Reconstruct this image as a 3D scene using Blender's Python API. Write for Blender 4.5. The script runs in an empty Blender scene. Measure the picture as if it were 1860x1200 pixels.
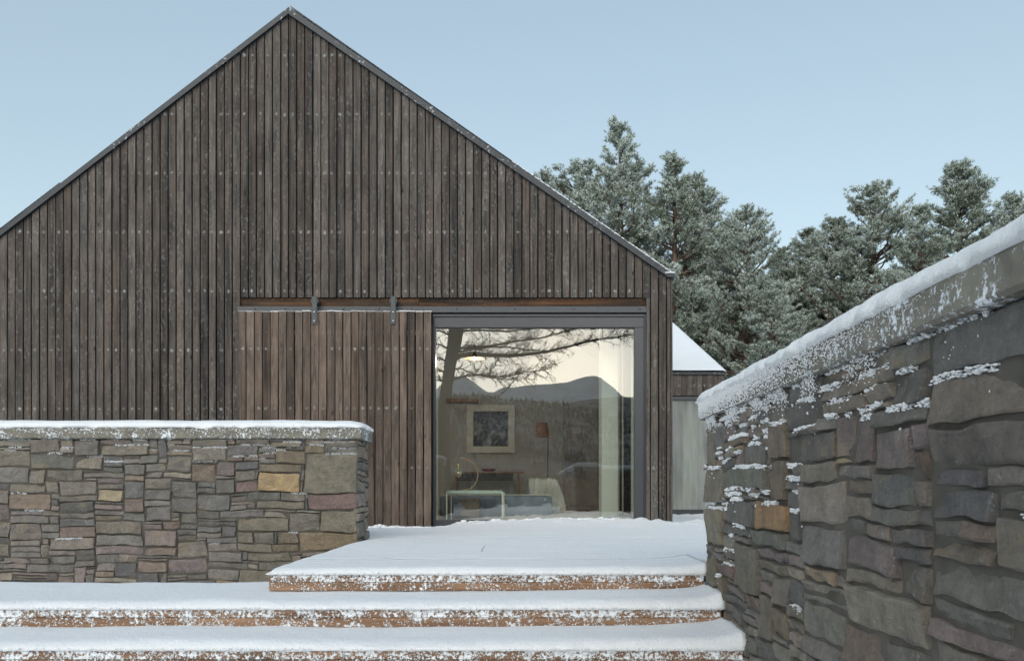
import bpy, math, random
import numpy as np
from mathutils import Vector, noise

# ------------------------------------------------------------------ camera, sky, sun
SC = bpy.context.scene
F = 1472.5; VX = 957.0; HY = 890.0; EYE = 0.387; D0 = 9.5      # focal length in photo pixels, vanishing point, eye height above the snowy deck, distance of the gable
cam_d = bpy.data.cameras.new("camera"); cam = bpy.data.objects.new("camera", cam_d)
SC.collection.objects.link(cam); SC.camera = cam
cam.location = (0, 0, EYE); cam.rotation_euler = (math.radians(90), 0, 0)
cam_d.sensor_width = 36; cam_d.lens = F/1860*36
cam_d.shift_x = (930-VX)/1860; cam_d.shift_y = (HY-600)/1860
cam_d.clip_start = 0.05; cam_d.clip_end = 12000
SUN_EL = 25.0; SUN_AZ = -11.0
w = bpy.data.worlds.new("World"); SC.world = w; w.use_nodes = True
wn = w.node_tree; bg = wn.nodes['Background']
sky = wn.nodes.new('ShaderNodeTexSky'); sky.sky_type = 'NISHITA'; sky.sun_disc = False
sky.sun_elevation = math.radians(SUN_EL); sky.sun_rotation = math.radians(180-SUN_AZ)
sky.altitude = 60; sky.air_density = 1.0; sky.dust_density = 1.4; sky.ozone_density = 0.35
gm = wn.nodes.new('ShaderNodeGamma'); gm.inputs[1].default_value = 0.53      # gamma grade evens out and pales the low-sun sky
wn.links.new(sky.outputs[0], gm.inputs[0]); ti = wn.nodes.new('ShaderNodeMix'); ti.data_type = 'RGBA'; ti.blend_type = 'MULTIPLY'; ti.inputs[0].default_value = 1; ti.inputs[7].default_value = (.975, 1.035, .995, 1)
wn.links.new(gm.outputs[0], ti.inputs[6]); 
tc = wn.nodes.new('ShaderNodeTexCoord'); dt = wn.nodes.new('ShaderNodeVectorMath'); dt.operation = 'DOT_PRODUCT'     # bright sky where the sun has just gone behind the ridge
_g = Vector((math.sin(math.radians(3.2)), -math.cos(math.radians(3.2)), math.tan(math.radians(7.6)))).normalized(); dt.inputs[1].default_value = _g
wn.links.new(tc.outputs[0], dt.inputs[0]); mr = wn.nodes.new('ShaderNodeMapRange'); mr.interpolation_type = 'SMOOTHERSTEP'; mr.inputs[1].default_value = math.cos(math.radians(5.2)); mr.inputs[2].default_value = 1.0
wn.links.new(dt.outputs['Value'], mr.inputs[0]); gl = wn.nodes.new('ShaderNodeMix'); gl.data_type = 'RGBA'; gl.blend_type = 'ADD'; gl.inputs[7].default_value = (4, 3.2, 2.2, 1)
wn.links.new(mr.outputs[0], gl.inputs[0]); wn.links.new(ti.outputs[2], gl.inputs[6]); wn.links.new(gl.outputs[2], bg.inputs[0]); bg.inputs[1].default_value = 0.15
sd = bpy.data.lights.new("sun", 'SUN'); sun = bpy.data.objects.new("sun", sd); SC.collection.objects.link(sun)
sd.energy = 0.85; sd.angle = math.radians(62); sd.color = (1, 0.95, 0.88)
_d = Vector((math.sin(math.radians(SUN_AZ))*math.cos(math.radians(SUN_EL)), -math.cos(math.radians(SUN_AZ))*math.cos(math.radians(SUN_EL)), math.sin(math.radians(SUN_EL))))
sun.rotation_euler = _d.to_track_quat('Z', 'Y').to_euler(); sun.location = _d*50
SC.view_settings.view_transform = 'Standard'; SC.view_settings.look = 'None'
SC.view_settings.exposure = 1.32; SC.view_settings.gamma = 1
SC.render.engine = 'CYCLES'
SC.cycles.max_bounces = 8; SC.cycles.transparent_max_bounces = 16

R = random.Random(7)
def P(px, py, d):                       # photo pixel + distance -> place
    k = F/d; return Vector(((px-VX)/k, d, EYE+(HY-py)/k))
def RP(px, py, dm):                     # pixel of the window reflection + mirrored distance -> real place behind the camera
    k = F/dm; return Vector(((px-VX)/k, 2*D0-dm, EYE+(HY-py)/k))
def nz(x, y=0, z=0): return noise.noise(Vector((x, y, z)))

# ------------------------------------------------------------------ material helpers
class G:
    def __init__(s, name):
        s.m = bpy.data.materials.new(name); s.m.use_nodes = True; s.t = s.m.node_tree
        s.b = s.t.nodes['Principled BSDF']; s.out = s.t.nodes['Material Output']
    def n(s, typ, ins=None, out=0, **pr):
        nd = s.t.nodes.new('ShaderNode'+typ)
        for k, v in pr.items(): setattr(nd, k, v)
        for k, v in (ins or {}).items():
            if isinstance(v, bpy.types.NodeSocket): s.t.links.new(v, nd.inputs[k])
            else: nd.inputs[k].default_value = v
        return nd.outputs[out]
    def math(s, op, a, b=0.0, c=0.0, clamp=False): return s.n('Math', {0: a, 1: b, 2: c}, operation=op, use_clamp=clamp)
    def obj(s): return s.n('TexCoord', out=3)
    def attr(s, name='col', out=0): return s.n('Attribute', out=out, attribute_name=name)
    def sep(s, v): 
        nd = s.t.nodes.new('ShaderNodeSeparateXYZ'); s.t.links.new(v, nd.inputs[0]); return nd.outputs
    def comb(s, x, y, z): return s.n('CombineXYZ', {0: x, 1: y, 2: z})
    def noise(s, vec, scale, detail=4, rough=.55, dist=0): return s.n('TexNoise', {'Vector': vec, 'Scale': scale, 'Detail': detail, 'Roughness': rough, 'Distortion': dist})
    def map(s, vec, sc): return s.n('Mapping', {0: vec, 3: sc})
    def rng(s, v, a, b, c=0.0, d=1.0, smooth=False): return s.n('MapRange', {0: v, 1: a, 2: b, 3: c, 4: d}, interpolation_type='SMOOTHSTEP' if smooth else 'LINEAR')
    def mix(s, f, a, b, bt='MIX'):
        nd = s.t.nodes.new('ShaderNodeMix'); nd.data_type = 'RGBA'; nd.blend_type = bt
        for i, v in ((0, f), (6, a), (7, b)):
            if isinstance(v, bpy.types.NodeSocket): s.t.links.new(v, nd.inputs[i])
            else: nd.inputs[i].default_value = (tuple(v)+(1,))[:4] if isinstance(v, (tuple, list)) else v
        return nd.outputs[2]
    def set(s, **kw):
        for k, v in kw.items():
            k = k.replace('_', ' ')
            if isinstance(v, bpy.types.NodeSocket): s.t.links.new(v, s.b.inputs[k])
            else: s.b.inputs[k].default_value = (tuple(v)+(1,))[:4] if isinstance(v, (tuple, list)) else v
        return s
    def bump(s, h, strength=.5, dist=.01):
        s.t.links.new(s.n('Bump', {'Strength': strength, 'Distance': dist, 'Height': h}), s.b.inputs['Normal']); return s

def plain(name, col, rough=.6, metal=0, var=.12, sc=12, bump=.15):
    g = G(name); o = g.obj(); n = g.noise(o, sc, 5)
    c = g.mix(g.rng(n, .3, .7), tuple(x*(1-var) for x in col), tuple(min(1, x*(1+var)) for x in col))
    g.set(Base_Color=c, Roughness=rough, Metallic=metal)
    if bump: g.bump(g.noise(o, sc*8, 3), bump, .004)
    return g.m

def board_mat(name, dark, light, warm, frost=.5, spots=True, rough=.8):
    g = G(name); at = g.sep(g.attr()); uv = g.sep(g.n('UVMap', uv_map='uv')); u, v = uv[0], uv[1]
    r1, r2, tone = at[0], at[1], at[2]
    ou = g.math('MULTIPLY', r1, 91.0); ov = g.math('MULTIPLY', r2, 57.0)
    va = g.comb(g.math('ADD', g.math('MULTIPLY', u, 3.0), ou), g.math('ADD', g.math('MULTIPLY', v, 1.1), ov), r1)
    fib = g.comb(g.math('ADD', g.math('MULTIPLY', u, 26.0), ou), g.math('ADD', g.math('MULTIPLY', v, 3.0), ov), r1)
    a = g.noise(va, 1.0, 8, .62, .4); b = g.noise(fib, 1.0, 4, .6)
    cath = g.n('TexWave', {'Vector': g.comb(g.math('ADD', g.math('MULTIPLY', g.math('ABSOLUTE', g.math('SUBTRACT', u, g.math('ADD', .25, g.math('MULTIPLY', r2, .5)))), 1.5), 0.0), g.math('ADD', g.math('MULTIPLY', v, .55), ov), 0.0),
               'Scale': 3.4, 'Distortion': 7.0, 'Detail': 3.0, 'Detail Scale': 1.3}, out=1, wave_type='BANDS', bands_direction='DIAGONAL')
    camt = g.rng(g.math('FRACT', g.math('MULTIPLY', r2, 7.3)), .35, .6, 0, .75)
    fac = g.math('ADD', g.math('MULTIPLY', a, .55), g.math('MULTIPLY', b, .3))
    fac = g.math('ADD', fac, g.math('MULTIPLY', g.math('MULTIPLY', cath, camt), .26))
    c = g.mix(g.rng(fac, .34, .66), dark, light)
    c = g.mix(g.rng(g.noise(va, .6, 3), .42, .68, 0, .6), c, warm)
    c = g.mix(1.0, c, g.comb(tone, tone, tone), 'MULTIPLY')
    bl = g.noise(g.comb(g.math('ADD', g.math('MULTIPLY', u, .5), ou), g.math('MULTIPLY', v, 2.2), 0.0), 1.0, 3, .6)
    c = g.mix(1.0, c, g.mix(g.rng(bl, .3, .7), (.62, .62, .63), (1.3, 1.28, 1.26)), 'MULTIPLY')
    # knots
    vor = g.n('TexVoronoi', {'Vector': g.comb(g.math('ADD', g.math('MULTIPLY', u, .55), ou), g.math('ADD', g.math('MULTIPLY', v, 3.2), ov), 0.0), 'Scale': 1.0})
    c = g.mix(g.rng(vor, .05, .11, .75, 0), c, tuple(x*.35 for x in dark))
    # frost and pale fixings stains
    P1 = g.comb(g.math('MULTIPLY', u, 2.4), g.math('ADD', g.math('MULTIPLY', v, 14), ov), ou)
    fn = g.noise(P1, 1.4, 7, .72); fb = g.noise(g.comb(u, g.math('MULTIPLY', v, 1.2), ou), 1.1, 2)
    fr = g.math('MULTIPLY', g.rng(fn, .53, .72), g.rng(fb, .42, .62, .12, 1))
    fr = g.math('MULTIPLY', fr, frost)
    if spots:
        dz = g.math('MULTIPLY', g.math('SUBTRACT', g.math('FRACT', g.math('ADD', g.math('DIVIDE', g.math('SUBTRACT', v, 2.72), .69), .5)), .5), .69)
        du = g.math('MULTIPLY', g.math('SUBTRACT', u, g.math('ADD', .38, g.math('MULTIPLY', r2, .24))), .085)
        dd = g.math('SQRT', g.math('ADD', g.math('MULTIPLY', dz, dz), g.math('MULTIPLY', du, du)))
        dd = g.math('ADD', dd, g.math('MULTIPLY', g.math('SUBTRACT', g.noise(P1, 1.6, 6, .75), .5), .12))
        dd = g.math('ADD', dd, g.math('MULTIPLY', r1, .010))
        sp = g.math('MULTIPLY', g.rng(dd, .005, .024, 1, 0, True), g.rng(g.math('FRACT', g.math('MULTIPLY', g.math('ADD', r1, g.math('FLOOR', g.math('MULTIPLY', v, 1.45))), 13.7)), 0, 1, .0, .9, False))
        sp = g.math('MAXIMUM', sp, 0.0)
        fr = g.math('MAXIMUM', fr, sp)
    c = g.mix(fr, c, (.36, .37, .37))
    g.set(Base_Color=c, Roughness=rough)
    g.b.inputs['Specular IOR Level'].default_value = .3
    g.bump(g.math('ADD', b, g.math('MULTIPLY', cath, camt)), .5, .003)
    return g.m

M = {}
M['clad'] = board_mat('charred_boards', (.018, .016, .015), (.148, .134, .122), (.120, .086, .066), .62)
M['door'] = board_mat('door_boards', (.026, .019, .016), (.200, .157, .128), (.150, .102, .076), .2)
M['lintel'] = board_mat('lintel_timber', (.018, .013, .010), (.085, .055, .035), (.20, .085, .035), .12, False)
g = G('snow'); o = g.obj()
g.set(Base_Color=g.mix(g.noise(o, 3, 3), (.83, .86, .90), (.90, .92, .94)), Roughness=.75)
g.b.inputs['Subsurface Weight'].default_value = .0
g.bump(g.math('ADD', g.noise(o, 90, 6, .7), g.math('MULTIPLY', g.noise(o, 22, 3), .8)), .8, .011); M['snow'] = g.m
g = G('deck_snow'); o = g.obj(); s = g.sep(o)
wav = g.n('TexWave', {'Vector': g.comb(0.0, s[1], g.math('MULTIPLY', s[0], .01)), 'Scale': 2.25, 'Distortion': .5, 'Detail': 2.0}, out=1, bands_direction='Y')
g.set(Base_Color=g.mix(g.noise(o, 3, 3), (.83, .86, .90), (.90, .92, .94)), Roughness=.75)
g.bump(g.math('ADD', g.math('ADD', g.noise(o, 80, 6, .7), g.math('MULTIPLY', g.noise(g.map(o, (4, 14, 4)), 1.0, 4), .9)), g.math('MULTIPLY', wav, .45)), .8, .013); M['deck_snow'] = g.m
g = G('frosted_timber'); o = g.obj(); s = g.sep(o); at = g.sep(g.attr())
gr = g.noise(g.map(o, (1.6, 30, 30)), 1.0, 7, .6, .6)
c = g.mix(g.rng(gr, .3, .72), (.125, .066, .038), (.36, .215, .125))
c = g.mix(g.rng(g.noise(g.map(o, (3, 9, 9)), 1.0, 3), .60, .72, 0, .75), c, (.05, .028, .018))
fn = g.noise(o, 75, 7, .68); fm = g.noise(o, 11, 4, .6)
fr = g.rng(g.math('ADD', fn, g.math('ADD', g.math('MULTIPLY', g.math('SUBTRACT', fm, .5), .55), g.math('MULTIPLY', g.math('SUBTRACT', at[2], .5), .22))), .57, .65)
c = g.mix(fr, c, (.80, .84, .88)); g.set(Base_Color=c, Roughness=.8); g.bump(g.math('ADD', gr, fr), .6, .006); M['timber'] = g.m
g = G('rubble_stone'); o = g.obj(); col = g.attr()
n1 = g.noise(o, 11, 10, .75, .4); n2 = g.noise(g.map(o, (9, 9, 75)), 1.0, 7, .7, .3); n3 = g.noise(o, 85, 7, .78)
c = g.mix(1.0, col, g.mix(g.rng(n1, .28, .72), (.48, .49, .49), (1.42, 1.38, 1.3)), 'MULTIPLY')
c = g.mix(g.rng(n2, .5, .72, 0, .45), c, (.20, .185, .155))
c = g.mix(g.rng(g.noise(o, 4.5, 6, .6, 1), .60, .70, 0, .5), c, (.34, .27, .16))
c = g.mix(g.rng(n3, .54, .68, 0, .55), c, (.05, .05, .045))
c = g.mix(g.rng(g.noise(o, 33, 6, .7), .60, .66, 0, .55), c, (.30, .31, .28))
fz = g.math('MULTIPLY', g.rng(g.noise(o, 70, 6, .7), .60, .68), g.rng(g.noise(o, 5, 3), .50, .66))
c = g.mix(g.math('MULTIPLY', fz, .75), c, (.7, .74, .78))
g.set(Base_Color=c, Roughness=.85); g.bump(g.math('ADD', g.math('ADD', n3, n2), g.math('MULTIPLY', n1, 1.5)), 1.0, .014); M['stone'] = g.m
g = G('coping_stone'); o = g.obj()
n1 = g.noise(o, 14, 8, .65); fn = g.noise(o, 60, 7, .7); fm = g.noise(o, 8, 4)
c = g.mix(g.rng(n1, .3, .7), (.12, .115, .095), (.24, .225, .185))
fr = g.rng(g.math('ADD', fn, g.math('MULTIPLY', g.math('SUBTRACT', fm, .5), .5)), .53, .61)
c = g.mix(fr, c, (.78, .82, .87)); g.set(Base_Color=c, Roughness=.85); g.bump(g.math('ADD', n1, fr), .6, .008); M['coping'] = g.m
M['core'] = plain('wall_core', (.085, .078, .066), .95, 0, .3)
g = G('dark_metal'); o = g.obj()
g.set(Base_Color=g.mix(g.noise(o, 25, 5), (.050, .054, .060), (.085, .090, .098)), Roughness=.5, Metallic=.3); g.bump(g.noise(o, 120, 3), .12, .002); M['metal'] = g.m
g = G('coated_aluminium'); o = g.obj()
g.set(Base_Color=g.mix(g.noise(g.map(o, (2, 2, 2)), 1.0, 3), (.040, .044, .052), (.060, .064, .072)), Roughness=.33, Metallic=.35); M['frame'] = g.m
g = G('verge_metal'); o = g.obj()
fz = g.math('MULTIPLY', g.rng(g.noise(o, 28, 6, .7), .58, .66), g.rng(g.noise(o, 1.8, 3), .46, .62))
g.set(Base_Color=g.mix(fz, g.mix(g.noise(o, 14, 4), (.022, .026, .031), (.045, .050, .058)), (.6, .65, .7)), Roughness=.45, Metallic=g.math('MULTIPLY', g.math('SUBTRACT', 1.0, fz), .4)); M['verge'] = g.m
M['bolt'] = plain('bolt_steel', (.35, .36, .38), .4, .8, .1, 40, 0)
M['board_back'] = plain('dark_membrane', (.010, .009, .009), .95, 0, .1)
M['roof'] = plain('roof_sheet', (.07, .075, .085), .5, .3)

def glass(name, refl, tint, fog=0.0, wob=.02):
    g = G(name); o = g.obj(); t = g.t; t.nodes.remove(g.b)
    h = g.math('ADD', g.noise(g.map(o, (1.1, 1, 2.2)), 1.0, 2), g.math('MULTIPLY', g.noise(g.map(o, (.3, 1, 7)), 1.0, 1), .12))
    bm = g.n('Bump', {'Strength': 1.0, 'Distance': wob, 'Height': h})
    gl = g.n('BsdfGlossy', {'Color': (.97, .98, .96, 1), 'Roughness': 0.0, 'Normal': bm})
    tr = g.n('BsdfTransparent', {'Color': tint+(1,)})
    fre = g.n('Fresnel', {'IOR': 1.5})
    fac = g.math('MINIMUM', g.math('ADD', refl, g.math('MULTIPLY', fre, .8)), .95)
    mx = g.n('MixShader', {0: fac, 1: tr, 2: gl})
    if fog:
        fo = g.n('TexNoise', {'Vector': g.map(o, (9, 1, 1.2)), 'Scale': 1.0, 'Detail': 7.0})
        sz = g.sep(o)[2]
        ff = g.math('MULTIPLY', g.rng(fo, .25, .75, .35, 1), fog)
        df = g.n('BsdfDiffuse', {'Color': (.80, .82, .80, 1)})
        tl = g.n('BsdfTranslucent', {'Color': (.80, .82, .80, 1)})
        mx = g.n('MixShader', {0: ff, 1: mx, 2: g.n('MixShader', {0: .5, 1: df, 2: tl})})
    t.links.new(mx, g.out.inputs[0]); return g.m
M['pane'] = glass('window_glass', .125, (.90, .93, .90), 0, .00012)
M['pane_fog'] = glass('misted_glass', .07, (.88, .92, .88), .85, .001)

# ------------------------------------------------------------------ mesh helpers
class MB:
    def __init__(s): s.v = []; s.f = []; s.c = []; s.mi = []; s.uv = {}; s.has_uv = False
    def add(s, vs, fs, col=(.5, .5, .5), mi=0, uvs=None):
        b = len(s.v); s.v.extend([tuple(p) for p in vs]); s.c.extend([col]*len(vs))
        s.f.extend([tuple(b+i for i in f) for f in fs]); s.mi.extend([mi]*len(fs))
        if uvs:
            s.has_uv = True
            for i, q in enumerate(uvs): s.uv[b+i] = q
        return b
    def box(s, x0, x1, y0, y1, z0, z1, col=(.5, .5, .5), mi=0, bev=0.0):
        if x1 < x0: x0, x1 = x1, x0
        if y1 < y0: y0, y1 = y1, y0
        if z1 < z0: z0, z1 = z1, z0
        if bev <= 0:
            vs = [(x, y, z) for z in (z0, z1) for y in (y0, y1) for x in (x0, x1)]
            s.add(vs, [(0, 2, 3, 1), (4, 5, 7, 6), (0, 1, 5, 4), (2, 6, 7, 3), (0, 4, 6, 2), (1, 3, 7, 5)], col, mi); return
        b = min(bev, (x1-x0)*.45, (y1-y0)*.45, (z1-z0)*.45)
        vs = []; idx = {}
        X = ((x0, x0+b), (x1, x1-b)); Y = ((y0, y0+b), (y1, y1-b)); Z = ((z0, z0+b), (z1, z1-b))
        for i in (0, 1):
            for j in (0, 1):
                for k in (0, 1):
                    for a, p in enumerate(((X[i][0], Y[j][1], Z[k][1]), (X[i][1], Y[j][0], Z[k][1]), (X[i][1], Y[j][1], Z[k][0]))):
                        idx[(i, j, k, a)] = len(vs); vs.append(p)
        I = idx; fs = []
        for i in (0, 1): fs.append([I[(i, 0, 0, 0)], I[(i, 0, 1, 0)], I[(i, 1, 1, 0)], I[(i, 1, 0, 0)]][::1 if i == 0 else -1])
        for j in (0, 1): fs.append([I[(0, j, 0, 1)], I[(1, j, 0, 1)], I[(1, j, 1, 1)], I[(0, j, 1, 1)]][::1 if j == 0 else -1])
        for k in (0, 1): fs.append([I[(0, 0, k, 2)], I[(0, 1, k, 2)], I[(1, 1, k, 2)], I[(1, 0, k, 2)]][::1 if k == 0 else -1])
        for j in (0, 1):
            for k in (0, 1): fs.append([I[(0, j, k, 1)], I[(1, j, k, 1)], I[(1, j, k, 2)], I[(0, j, k, 2)]][::1 if (j+k) % 2 else -1])
        for i in (0, 1):
            for k in (0, 1): fs.append([I[(i, 0, k, 0)], I[(i, 1, k, 0)], I[(i, 1, k, 2)], I[(i, 0, k, 2)]][::-1 if (i+k) % 2 else 1])
            for j in (0, 1): fs.append([I[(i, j, 0, 0)], I[(i, j, 1, 0)], I[(i, j, 1, 1)], I[(i, j, 0, 1)]][::1 if (i+j) % 2 else -1])
        for i in (0, 1):
            for j in (0, 1):
                for k in (0, 1): fs.append([I[(i, j, k, 0)], I[(i, j, k, 1)], I[(i, j, k, 2)]][::1 if (i+j+k) % 2 else -1])
        s.add(vs, fs, col, mi)
    def tube(s, pts, rad, n=6, col=(.5, .5, .5), mi=0, cap=True):
        pts = [Vector(p) for p in pts]; vs = []; fs = []
        up = Vector((0, 0, 1)); prev = None
        for i, p in enumerate(pts):
            d = (pts[min(i+1, len(pts)-1)]-pts[max(i-1, 0)])
            if d.length < 1e-9: d = Vector((0, 0, 1))
            d.normalize()
            if prev is None:
                a = d.cross(up if abs(d.z) < .9 else Vector((1, 0, 0))).normalized()
            else:
                a = (prev-d*prev.dot(d)); a = a.normalized() if a.length > 1e-6 else d.orthogonal().normalized()
            prev = a; b = d.cross(a); r = rad[i] if hasattr(rad, '__len__') else rad
            for k in range(n):
                t = 2*math.pi*k/n; vs.append(p+(a*math.cos(t)+b*math.sin(t))*r)
        for i in range(len(pts)-1):
            for k in range(n): fs.append((i*n+k, i*n+(k+1) % n, (i+1)*n+(k+1) % n, (i+1)*n+k))
        if cap: fs.append(tuple(range(n))[::-1]); fs.append(tuple((len(pts)-1)*n+k for k in range(n)))
        s.add(vs, fs, col, mi)
    def lathe(s, prof, c, n=24, col=(.5, .5, .5), mi=0):
        vs = []; fs = []
        for r, z in prof:
            for k in range(n): t = 2*math.pi*k/n; vs.append((c[0]+r*math.cos(t), c[1]+r*math.sin(t), c[2]+z))
        for i in range(len(prof)-1):
            for k in range(n): fs.append((i*n+k, i*n+(k+1) % n, (i+1)*n+(k+1) % n, (i+1)*n+k))
        s.add(vs, fs, col, mi)
    def build(s, name, mats, parent=None, smooth=False):
        me = bpy.data.meshes.new(name)
        off = Vector((0, 0, 0))
        if parent is not None:
            q = parent
            while q is not None: off += q.location; q = q.parent
        V = np.array(s.v, dtype=np.float32)-np.array(off, dtype=np.float32)
        me.from_pydata(V.tolist(), [], s.f)
        ca = me.color_attributes.new('col', 'FLOAT_COLOR', 'POINT')
        c = np.ones((len(s.v), 4), dtype=np.float32); c[:, :3] = np.array(s.c, dtype=np.float32); ca.data.foreach_set('color', c.ravel())
        if s.has_uv:
            ul = me.uv_layers.new(name='uv'); li = np.zeros(len(me.loops), dtype=np.int32); me.loops.foreach_get('vertex_index', li)
            uvv = np.zeros((len(s.v), 2), dtype=np.float32)
            for i, q in s.uv.items(): uvv[i] = q
            ul.data.foreach_set('uv', uvv[li].ravel())
        if not isinstance(mats, (list, tuple)): mats = [mats]
        for m in mats: me.materials.append(m)
        me.polygons.foreach_set('material_index', np.array(s.mi, dtype=np.int32))
        if smooth: me.polygons.foreach_set('use_smooth', np.ones(len(s.f), dtype=bool))
        me.update()
        o = bpy.data.objects.new(name, me); SC.collection.objects.link(o)
        if parent is not None: o.parent = parent
        return o
def thing(name, loc, label, cat, group=None):
    o = bpy.data.objects.new(name, None); SC.collection.objects.link(o); o.location = loc
    o.empty_display_size = .2; tag(o, label, cat, group); return o
def tag(o, label, cat, group=None):
    o['label'] = label; o['category'] = cat
    if group: o['group'] = group
    return o
def struct(o, kind='structure'): o['kind'] = kind; return o

ICO = None
def ico():
    global ICO
    if ICO is None:
        t = (1+5**.5)/2; v = [Vector(p).normalized() for p in [(-1, t, 0), (1, t, 0), (-1, -t, 0), (1, -t, 0), (0, -1, t), (0, 1, t), (0, -1, -t), (0, 1, -t), (t, 0, -1), (t, 0, 1), (-t, 0, -1), (-t, 0, 1)]]
        f = [(0, 11, 5), (0, 5, 1), (0, 1, 7), (0, 7, 10), (0, 10, 11), (1, 5, 9), (5, 11, 4), (11, 10, 2), (10, 7, 6), (7, 1, 8), (3, 9, 4), (3, 4, 2), (3, 2, 6), (3, 6, 8), (3, 8, 9), (4, 9, 5), (2, 4, 11), (6, 2, 10), (8, 6, 7), (9, 8, 1)]
        ICO = (v, f)
    return ICO
def clump(mb, p, rx, ry, rz, rr=R):
    v, f = ico(); a = rr.random()*6.28; ca, sa = math.cos(a), math.sin(a); out = []
    for q in v:
        k = rr.uniform(.7, 1.25); x, z = q.x*ca-q.z*sa, q.x*sa+q.z*ca
        out.append((p[0]+x*rx*k, p[1]+q.y*ry*k, p[2]+z*rz*k))
    mb.add(out, f)

def boards(mb, spec, y, depth, jit=.0012, tone=(.75, 1.2), rr=R):
    """spec: list of (x0,x1,zbottom,ztop_left,ztop_right[,dy])"""
    for sp in spec:
        x0, x1, zb, zl, zr = sp[:5]; dy = (sp[5] if len(sp) > 5 else 0)+rr.uniform(-.0025, .0025)
        n = max(2, int((max(zl, zr)-zb)/.3)); b = .0025; col = (rr.random(), rr.random(), rr.uniform(*tone))
        vs = []; uvs = []; fs = []; ph = rr.random()*50
        for i in range(n+1):
            t = i/n; jl = nz(ph, i*.5)*jit*2; jr = nz(ph+9, i*.5)*jit*2
            for (x, yy, uu) in ((x0+jl, y+b, 0), (x0+b+jl, y, .03), (x1-b+jr, y, .97), (x1+jr, y+b, 1), (x1+jr, y+depth, 1.15), (x0+jl, y+depth, -.15)):
                zt = zl+(zr-zl)*(x-x0)/(x1-x0); z = zb+(zt-zb)*t
                vs.append((x, yy+dy, z)); uvs.append((uu, z))
        for i in range(n):
            for k in range(6): fs.append((i*6+k, i*6+(k+1) % 6, (i+1)*6+(k+1) % 6, (i+1)*6+k))
        fs.append((5, 4, 3, 2, 1, 0)); fs.append(tuple(n*6+k for k in range(6)))
        mb.add(vs, fs, col, 0, uvs)

def snow_pad(mb, x0, x1, y0, y1, z0, th, r=.06, step=.04, amp=.008, droop=.02, edges=(1, 1, 1, 1), extra=None, seed=0, ragged=.010):
    """rounded blanket of snow; edges = (x0,x1,y0,y1) rounded or not"""
    def axis(a, b, e0, e1):
        n = max(2, int((b-a)/step)); pts = [a+(b-a)*i/n for i in range(n+1)]
        fine = [0, .04, .12, .25, .45, .7]
        if e0: pts = [p for p in pts if p > a+r*.9]; pts = [a+r*f for f in fine]+pts
        if e1: pts = [p for p in pts if p < b-r*.9]; pts = pts+[b-r*f for f in fine[::-1]]
        return pts
    xs = axis(x0, x1, edges[0], edges[1]); ys = axis(y0, y1, edges[2], edges[3]); vs = []; fs = []
    nx, ny = len(xs), len(ys)
    for j, y in enumerate(ys):
        for i, x in enumerate(xs):
            de = 1.0
            for e, dd in ((edges[0], x-x0), (edges[1], x1-x), (edges[2], y-y0), (edges[3], y1-y)):
                if e: q = max(0, min(1, dd/r)); de *= math.sqrt(max(0, 1-(1-q)**2))
            n1 = nz(x*2.3+seed, y*2.3, 1.3)*1.4+nz(x*9+seed, y*9, 4)*.6+nz(x*30, y*30+seed, 7)*.25
            z = z0-droop+(th+droop)*de+n1*amp*min(1, de*1.3)
            if extra: z += extra(x, y)*min(1, de*1.2)
            ox = oy = 0
            if de < .9:
                rg = (nz(x*14+seed, y*14, 2)+.6*nz(x*45+seed, y*45, 5))*ragged; k = (1-de)
                if edges[2] and y-y0 < r: oy -= rg*k*1.5; 
                if edges[3] and y1-y < r: oy += rg*k*1.5
                if edges[0] and x-x0 < r: ox -= rg*k*1.5
                if edges[1] and x1-x < r: ox += rg*k*1.5
                z += rg*k
            vs.append((x+ox, y+oy, z))
    for j in range(ny-1):
        for i in range(nx-1): fs.append((j*nx+i, j*nx+i+1, (j+1)*nx+i+1, (j+1)*nx+i))
    b = mb.add(vs, fs)
    # skirt + underside
    zb = z0-droop-.004
    ring = [i for i in range(nx)]+[(j*nx+nx-1) for j in range(1, ny)]+[((ny-1)*nx+i) for i in range(nx-2, -1, -1)]+[j*nx for j in range(ny-2, 0, -1)]
    low = [(min(max(vs[q][0], x0+.012), x1-.012), min(max(vs[q][1], y0+.012), y1-.012), min(zb, vs[q][2]-.003)) for q in ring]
    b2 = mb.add(low, [])
    m = len(ring)
    for q in range(m): mb.f.append((b+ring[(q+1) % m], b+ring[q], b2+q, b2+(q+1) % m)); mb.mi.append(0)

# ------------------------------------------------------------------ the setting: ground, hills, forest
def ground_h(x, y):
    h = -.50
    if y > 13: h = -.5+min(1, (y-13)/8)*.42+max(0, y-22)*.03
    if y < -6: h = -.5-min(1, (-6-y)/30)*3.0
    d = math.hypot(x, y-5)
    if d > 18: h += nz(x*.05, y*.05)*min(1, (d-18)/40)*1.6
    if y < -60: h += (-60-y)*.02
    return h
mb = MB()
def geo(a, b, s0, gr):
    out = [0.0]; s = s0
    while out[-1] < b: out.append(out[-1]+s); s *= gr
    return out
gx = geo(0, 5000, .8, 1.13); XS = [-q for q in gx[:0:-1]]+gx; YS = [-q for q in gx[:0:-1]]+gx
vs = [(x, y+5, ground_h(x, y+5)) for y in YS for x in XS]; n = len(XS)
mb.add(vs, [(j*n+i, j*n+i+1, (j+1)*n+i+1, (j+1)*n+i) for j in range(len(YS)-1) for i in range(n-1)])
struct(mb.build('ground', M['snow'], None, True))

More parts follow.
